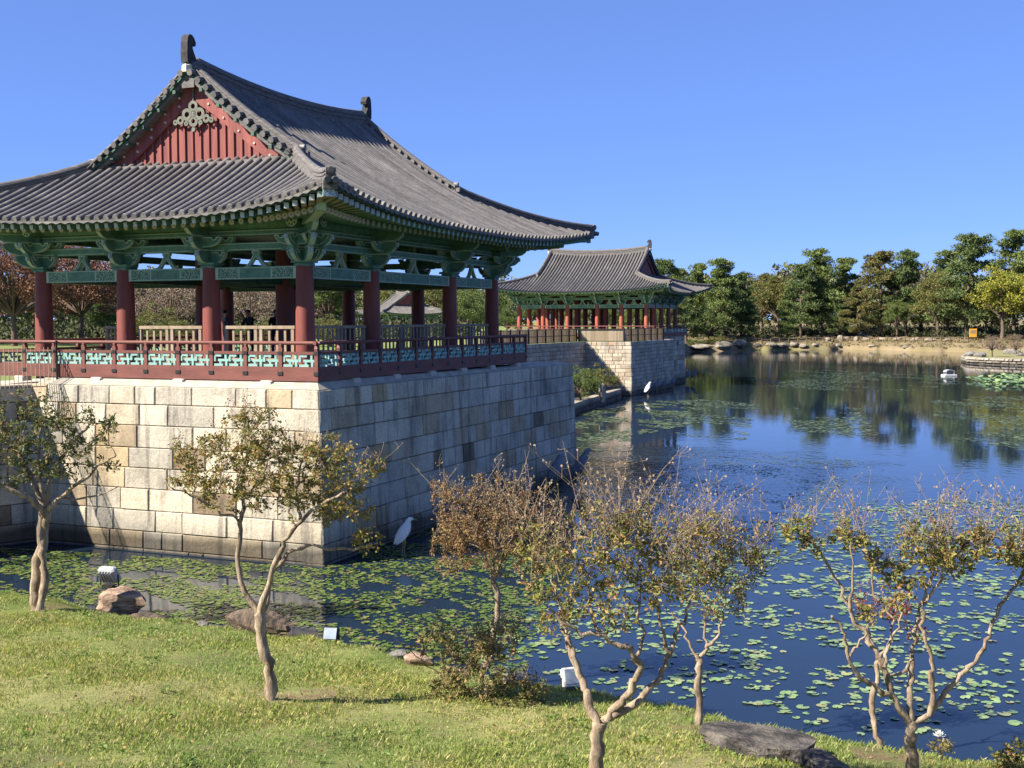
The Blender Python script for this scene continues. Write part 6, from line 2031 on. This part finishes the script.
# far wood behind everything: one mass
rng = np.random.default_rng(5)
C, Rr = [], []
for px in np.linspace(-160, 1190, 330):
    r = ray(px, 320); r = r[:2] / np.linalg.norm(r[:2])
    base_d = 330 if px > 640 else 360
    for _ in range(5):
        dd = base_d + rng.uniform(0, 50)
        hh = rng.uniform(2, 13.5) * (1.0 + .12 * math.sin(px * .05) + .1 * math.sin(px * .13))
        C.append((r[0] * dd, r[1] * dd, 4 + hh)); s = rng.uniform(1.8, 3.2); Rr.append((s * 1.3, s * 1.3, s))
C, Rr = np.array(C), np.array(Rr)
V, F = tufts(C, Rr, 90000, 1.25, rng)
M['wood_dark'] = leaf_mat('shaded_understory', [(0, (.018, .028, .012)), (.5, (.045, .058, .022)), (.85, (.075, .080, .035)), (1, (.09, .07, .04))], .1, .7)  # darker leaf mix, the shade below the trees put into its colour
M['wood'] = leaf_mat('distant_wood', [(0, (.05, .075, .028)), (.35, (.09, .12, .04)), (.65, (.13, .13, .055)), (.85, (.17, .13, .07)), (1, (.12, .10, .07))], .1, .7)
tag(link('distant_woods', np_mesh('distant_woods', V, F, M['wood'])), kind='stuff')

C, Rr = [], []
rng = np.random.default_rng(8)
for px in np.linspace(690, 1060, 260):
    for _ in range(2):
        d = rng.uniform(14, 60)
        p = far_at(px, d)
        s = rng.uniform(.5, 1.25)
        C.append((p[0], p[1], p[2] + s * .5)); Rr.append((s * 1.6, s * 1.6, s))
V, F = tufts(np.array(C), np.array(Rr), 20000, .55, rng)
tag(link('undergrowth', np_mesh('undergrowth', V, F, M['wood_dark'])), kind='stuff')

# dark shrubbery below the trees across the lawn, and dry tufts on the far bank
C, Rr = [], []
for px in np.linspace(-70, 470, 330):
    for _ in range(2):
        p = aty(px, 330, rng.uniform(118, 175))
        s = rng.uniform(.5, 1.4)
        C.append((p[0], p[1], 4.7 + s * .7)); Rr.append((s * 1.6, s * 1.6, s))
V, F = tufts(np.array(C), np.array(Rr), 22000, .42, rng)
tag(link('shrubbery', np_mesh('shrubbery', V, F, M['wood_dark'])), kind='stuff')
C, Rr = [], []
for px in np.linspace(735, 1060, 420):
    d = rng.uniform(.5, 13)
    p = far_at(px, d); s = rng.uniform(.12, .38)
    C.append((p[0], p[1], p[2] + s * .4)); Rr.append((s * 2.0, s * 2.0, s * .8))
V, F = tufts(np.array(C), np.array(Rr), 9000, .28, rng)
M['dry_tuft'] = leaf_mat('dry_bank_tufts', [(0, (.10, .085, .04)), (.4, (.20, .165, .085)), (.75, (.28, .235, .13)), (1, (.16, .17, .06))], .2, .7)
tag(link('dry_grass_tufts', np_mesh('dry_grass_tufts', V, F, M['dry_tuft'])), kind='stuff')

# ================================================================== grass and water plants
rng = np.random.default_rng(17)
def bank_noise(x, y):
    return (np.sin(x * 1.3 + 1.7 * np.sin(y * .9)) + np.sin(y * 1.7 + 1.3 * np.sin(x * 1.1 + 2)) + .7 * np.sin(x * 3.1 - y * 2.3 + 1) + .5 * np.sin(x * 6.3 + y * 5.1)) / 3.2
def grass(n, hmin, hmax, name, mat, wid):
    x = rng.uniform(-18, 11.5, n); y = rng.uniform(8.5, 31, n)
    z = bank_z(x, y)
    px, py, d = proj(np.stack([x, y, z], 1))
    bn = bank_noise(x, y)
    keep = (z > .05) & (px > -130) & (px < 1160) & (py < 820) & (py > 540)
    dens = np.clip(.62 + .55 * bn, .10, 1)
    for bx_, by_, br in BARE:
        dens = np.where((x - bx_) ** 2 + ((y - by_)) ** 2 < br * br, dens * .12, dens)
    keep &= rng.random(n) < dens
    x, y, z, bn = x[keep], y[keep], z[keep], bn[keep]
    k = len(x)
    h = rng.uniform(hmin, hmax, k) * np.clip(1 + .5 * bn, .5, 1.6)
    ys = np.interp(x, SHX, SHY)
    edge = np.clip(1 - (ys - y) / .8, 0, 1)
    h *= 1 + .8 * edge
    a = rng.uniform(0, 6.28, k); ln = rng.uniform(.1, .9, k) * h
    w = wid * rng.uniform(.7, 1.4, k)
    lx, ly = np.cos(a) * ln, np.sin(a) * ln
    sx_, sy_ = -np.sin(a) * w, np.cos(a) * w
    P0 = np.stack([x - sx_, y - sy_, z - .01], 1); P1 = np.stack([x + sx_, y + sy_, z - .01], 1)
    M0 = np.stack([x + sx_ * .8 + lx * .35, y + sy_ * .8 + ly * .35, z + h * .6], 1)
    T0 = np.stack([x + lx, y + ly, z + h], 1)
    V = np.stack([P0, P1, M0, T0], 1).reshape(-1, 3)
    F = np.arange(4 * k).reshape(k, 4)
    o = link(name, np_mesh(name, V, F, mat)); tag(o, kind='stuff')
M['blade'] = leaf_mat('grass_blades', [(0, (.13, .19, .04)), (.35, (.18, .275, .055)), (.62, (.26, .335, .08)), (.86, (.40, .40, .16)), (1, (.48, .44, .24))], .35, .6, (.35, (1.22, 1.06, 1.0)))
M['blade_dry'] = leaf_mat('dry_grass_blades', [(0, (.30, .25, .12)), (.5, (.43, .37, .20)), (1, (.52, .46, .28))], .3, .7)
grass(620000, .03, .075, 'grass', M['blade'], .0055)
grass(55000, .015, .05, 'dry_grass', M['blade_dry'], .0055)

# ---- fallen leaves
n = 5200
x = rng.uniform(-16, 10.5, n); y = rng.uniform(9, 29, n); z = bank_z(x, y)
px, py, d = proj(np.stack([x, y, z], 1))
k = (z > .1) & (px > -20) & (px < 1045) & (py < 790) & (rng.random(n) < .30 + .25 * bank_noise(x, y))
P_ = np.stack([x, y, z + .035], 1)[k]
dirs = rng.normal(size=(len(P_), 3)); dirs[:, 2] *= .2; dirs /= np.linalg.norm(dirs, axis=1)[:, None]
V, F = leaf_cloud(P_, dirs * 3, .055, rng, 1.5, 0)
M['fallen'] = leaf_mat('fallen_leaf', [(0, (.13, .07, .035)), (.4, (.24, .14, .06)), (.7, (.36, .24, .09)), (1, (.28, .11, .05))], .15, .7)
tag(link('fallen_leaves', np_mesh('fallen_leaves', V, F, M['fallen'])), kind='stuff')
# broad-leaved weeds in the turf
C_ = np.stack([x, y, z], 1)[(z > .1) & (px > -20) & (px < 1045) & (py < 790) & (rng.random(n) < .07)]
P_ = np.repeat(C_, 12, 0) + rng.normal(0, .055, (len(C_) * 12, 3)) * np.array([1, 1, .12]) + np.array([0, 0, .04])
dirs = rng.normal(size=(len(P_), 3)); dirs[:, 2] = np.abs(dirs[:, 2]) * .5; dirs /= np.linalg.norm(dirs, axis=1)[:, None]
V, F = leaf_cloud(P_, dirs * 2, .065, rng, 1.6, 0)
M['weed'] = leaf_mat('turf_weed', [(0, (.08, .15, .03)), (.5, (.13, .22, .045)), (1, (.20, .28, .07))], .3, .5)
tag(link('turf_weeds', np_mesh('turf_weeds', V, F, M['weed'])), kind='stuff')

# ---- lily pads
M['pad'] = leaf_mat('lily_pad', [(0, (.055, .10, .022)), (.4, (.10, .16, .035)), (.75, (.155, .205, .06)), (.92, (.20, .20, .075)), (1, (.19, .12, .06))], .1, .35)
M['pad_pale'] = leaf_mat('pale_lily_pad', [(0, (.10, .18, .07)), (.5, (.17, .27, .11)), (.9, (.25, .34, .15)), (1, (.30, .24, .11))], .1, .3)
M['weed_far'] = leaf_mat('floating_pond_weed', [(0, (.055, .085, .035)), (.5, (.095, .135, .058)), (1, (.15, .18, .085))], .1, .4)
M['petal'] = pmat('white_petals', (.62, .62, .58), (.75, .74, .70), 10, .5, None, 0)
def in_poly(px, py, poly):
    c = np.zeros(len(px), bool)
    n = len(poly)
    for i in range(n):
        x0, y0 = poly[i]; x1, y1 = poly[(i + 1) % n]
        cond = ((y0 > py) != (y1 > py)) & (px < (x1 - x0) * (py - y0) / (y1 - y0 + 1e-9) + x0)
        c ^= cond
    return c
def pads_mesh(P, Rr, rng, z=.012, seg=8, tilt=.05):
    n = len(P)
    a0 = rng.uniform(0, 6.28, n)
    V = np.zeros((n, seg + 1, 3))
    t = rng.normal(0, tilt, (n, 2))
    for k in range(seg + 1):
        an = a0 + .22 + (2 * math.pi - .44) * k / seg
        rr = Rr * (1 + .08 * np.sin(3 * an + a0))
        V[:, k, 0] = P[:, 0] + rr * np.cos(an); V[:, k, 1] = P[:, 1] + rr * np.sin(an)
        V[:, k, 2] = z + np.abs(t[:, 0]) * Rr + rr * np.cos(an) * t[:, 0] * .6 + rr * np.sin(an) * t[:, 1] * .6
    V[..., 2] = np.maximum(V[..., 2], .006)
    # notch: last vertex pulled to the centre
    V[:, seg, 0] = P[:, 0]; V[:, seg, 1] = P[:, 1]
    return V.reshape(-1, 3), np.arange(n * (seg + 1)).reshape(n, seg + 1)
def scatter(poly, n, rmin, rmax, rng, clump=0, cr=.5, thr=None, fs=(.5, .8)):
    W = np.array([atz(a, b_, 0)[:2] for a, b_ in poly])
    lo, hi = W.min(0), W.max(0)
    out = []
    tot = 0
    while tot < n:
        P = rng.uniform(lo, hi, (n * 3, 2))
        px, py, d = proj(np.c_[P, np.zeros(len(P))])
        k = in_poly(px, py, poly)
        P = P[k]
        if thr is not None and len(P):
            f = np.sin(P[:, 0] * fs[0] * 2 + 2.2 * np.sin(P[:, 1] * fs[1])) + np.sin(P[:, 1] * fs[1] * 1.7 + 1.4 * np.sin(P[:, 0] * fs[0] * 1.3)) + .8 * np.sin(P[:, 0] * fs[0] * 5 + P[:, 1] * fs[1] * 4)
            P = P[f > thr + rng.normal(0, .35, len(f))]
        out.append(P); tot += len(P)
    P = np.concatenate(out)[:n]
    if clump:
        C = P
        m_ = rng.poisson(clump, len(C)) + 1
        P = np.repeat(C, m_, 0) + rng.normal(0, cr, (m_.sum(), 2)) * np.array([1.3, .8])
    # keep off the land and out of the walls
    ok = (P[:, 1] > np.interp(P[:, 0], SHX, SHY) + .1)
    L_ = P - C0[:2]
    a_, b_ = L_ @ UU[:2], L_ @ VV[:2]
    ok &= ~((a_ > -1.52) & (b_ > -1.62) & (b_ < 19.5))
    P = P[ok]
    return P, rng.uniform(rmin, rmax, len(P))
rng = np.random.default_rng(23)
SP = []
def lay(*a, **k):
    SP.append(scatter(*a, **k))
lay([(0, 548), (325, 568), (325, 640), (200, 622), (0, 592)], 4600, .03, .075, rng, thr=-.75, fs=(1.1, 1.3))
lay([(325, 566), (420, 520), (520, 500), (560, 560), (520, 690), (420, 665), (330, 642)], 6400, .03, .078, rng, thr=-.9, fs=(1.0, 1.2))
lay([(505, 500), (560, 480), (570, 520), (540, 620), (505, 620)], 500, .04, .09, rng, thr=0)
P_, R_ = np.concatenate([s[0] for s in SP]), np.concatenate([s[1] for s in SP])
V, F = pads_mesh(P_, R_, rng, .012, 7, .10)
tag(link('floating_pads', np_mesh('floating_pads', V, F, M['pad'])), kind='stuff')
# farther drifts, seen very flat
SP = []
lay([(650, 410), (700, 398), (760, 405), (745, 440), (690, 436), (655, 430)], 900, .08, .18, rng, thr=.1, fs=(.3, .25))
lay([(745, 376), (800, 370), (950, 372), (965, 384), (900, 392), (760, 389)], 3000, .06, .17, rng, thr=-.2, fs=(.2, .12))
lay([(780, 408), (860, 408), (880, 436), (800, 440)], 650, .08, .18, rng, thr=.1, fs=(.3, .2))
lay([(930, 398), (1024, 396), (1024, 450), (940, 438)], 900, .08, .18, rng, thr=.1, fs=(.3, .2))
lay([(575, 408), (625, 405), (632, 440), (600, 452), (578, 450)], 900, .08, .18, rng, thr=.0, fs=(.5, .4))
lay([(635, 402), (690, 398), (690, 425), (640, 435)], 900, .08, .18, rng, thr=.2, fs=(.5, .4))
lay([(560, 560), (640, 480), (760, 455), (860, 460), (800, 560), (700, 600), (560, 640)], 2600, .03, .075, rng, thr=.2, fs=(.6, .5))
P_, R_ = np.concatenate([s[0] for s in SP]), np.concatenate([s[1] for s in SP])
V, F = pads_mesh(P_, R_, rng, .012, 6, .05)
tag(link('floating_weed', np_mesh('floating_weed', V, F, M['weed_far'])), kind='stuff')
# lotus patch at the right
P_, R_ = scatter([(965, 380), (1000, 376), (1040, 377), (1040, 386), (990, 387)], 420, .16, .34, rng)
V, F = pads_mesh(P_, R_, rng, .25, 8, .35)
tag(link('lotus_leaves', np_mesh('lotus_leaves', V, F, M['pad_pale'])), kind='stuff')
# clusters of pads on the open blue water: each a thing
poly = [(500, 640), (560, 600), (660, 580), (760, 520), (900, 500), (1330, 500), (1330, 790), (1030, 752), (900, 735), (780, 722), (690, 700), (560, 680)]
Cc, _ = scatter(poly, 2300, .1, .2, rng, thr=-.6, fs=(.8, .9))
keep = []
for c in Cc:
    if all((c[0] - k[0]) ** 2 + ((c[1] - k[1]) * .8) ** 2 > .345 ** 2 for k in keep): keep.append(c)
_kx, _ky, _kd = proj(np.array([[c[0], c[1], 0.0] for c in keep]))
keep = [keep[i] for i in sorted(range(len(keep)), key=lambda i: (not (0 < _kx[i] < 1024), keep[i][1]))]
src = []
for v_ in range(14):
    m_ = rng.integers(4, 11)
    P_ = rng.normal(0, .16, (m_, 2)) * np.array([1.5, .8])
    V, F = pads_mesh(P_, rng.uniform(.05, .115, m_), rng, .012, 9, .10)
    mp = MB()
    mp.add([tuple(q) for q in V], [tuple(f) for f in F], 0)
    for q in P_:                                     # leaf stalks meeting at the root
        mp.add([(q[0], q[1], .008), (q[0] + .012, q[1], .008), (0, 0, -.6)], [(0, 1, 2)], 0)
    src.append(mp.mesh('lily_pads', [M['pad_pale']]))
for i, c in enumerate(keep[:280]):
    o = link('lily_pad_cluster', src[i % 14]); o.location = (c[0], c[1], 0); o.rotation_euler = (0, 0, float(rng.uniform(0, 6.28)))
    s = float(rng.uniform(.6, 1.1)); o.scale = (s, s, s)
    tag(o, 'small cluster of pale green lily pads floating on the open blue water', 'lily pads', 'lily pad clusters on the open blue water')
rest = keep[280:]
if rest:
    Pr = np.concatenate([np.array(c) + rng.normal(0, .2, (6, 2)) * np.array([1.4, .8]) for c in rest])
    V, F = pads_mesh(Pr, rng.uniform(.05, .11, len(Pr)), rng, .012, 7, .08)
    tag(link('farther_pads', np_mesh('farther_pads', V, F, M['pad_pale'])), kind='stuff')
# white water lily
p = atz(939, 738, 0)
mb = MB()
for ring, (nn_, rr, hh) in enumerate(((8, .15, .06), (7, .11, .11), (5, .06, .14))):
    for k in range(nn_):
        a = 2 * math.pi * k / nn_ + ring * .4
        c, s = math.cos(a), math.sin(a)
        mb.add([(0, 0, .02), (c * rr * .6 - s * .03, s * rr * .6 + c * .03, hh * .6 + .02), (c * rr, s * rr, hh + .02), (c * rr * .6 + s * .03, s * rr * .6 - c * .03, hh * .6 + .02)], [(0, 1, 2, 3)], 0)
o = mb.build('water_lily', M['petal']); o.location = tuple(p); o.scale = (.75, .75, .75)
tag(o, 'single white water lily flower floating near the lower right shore', 'flower')
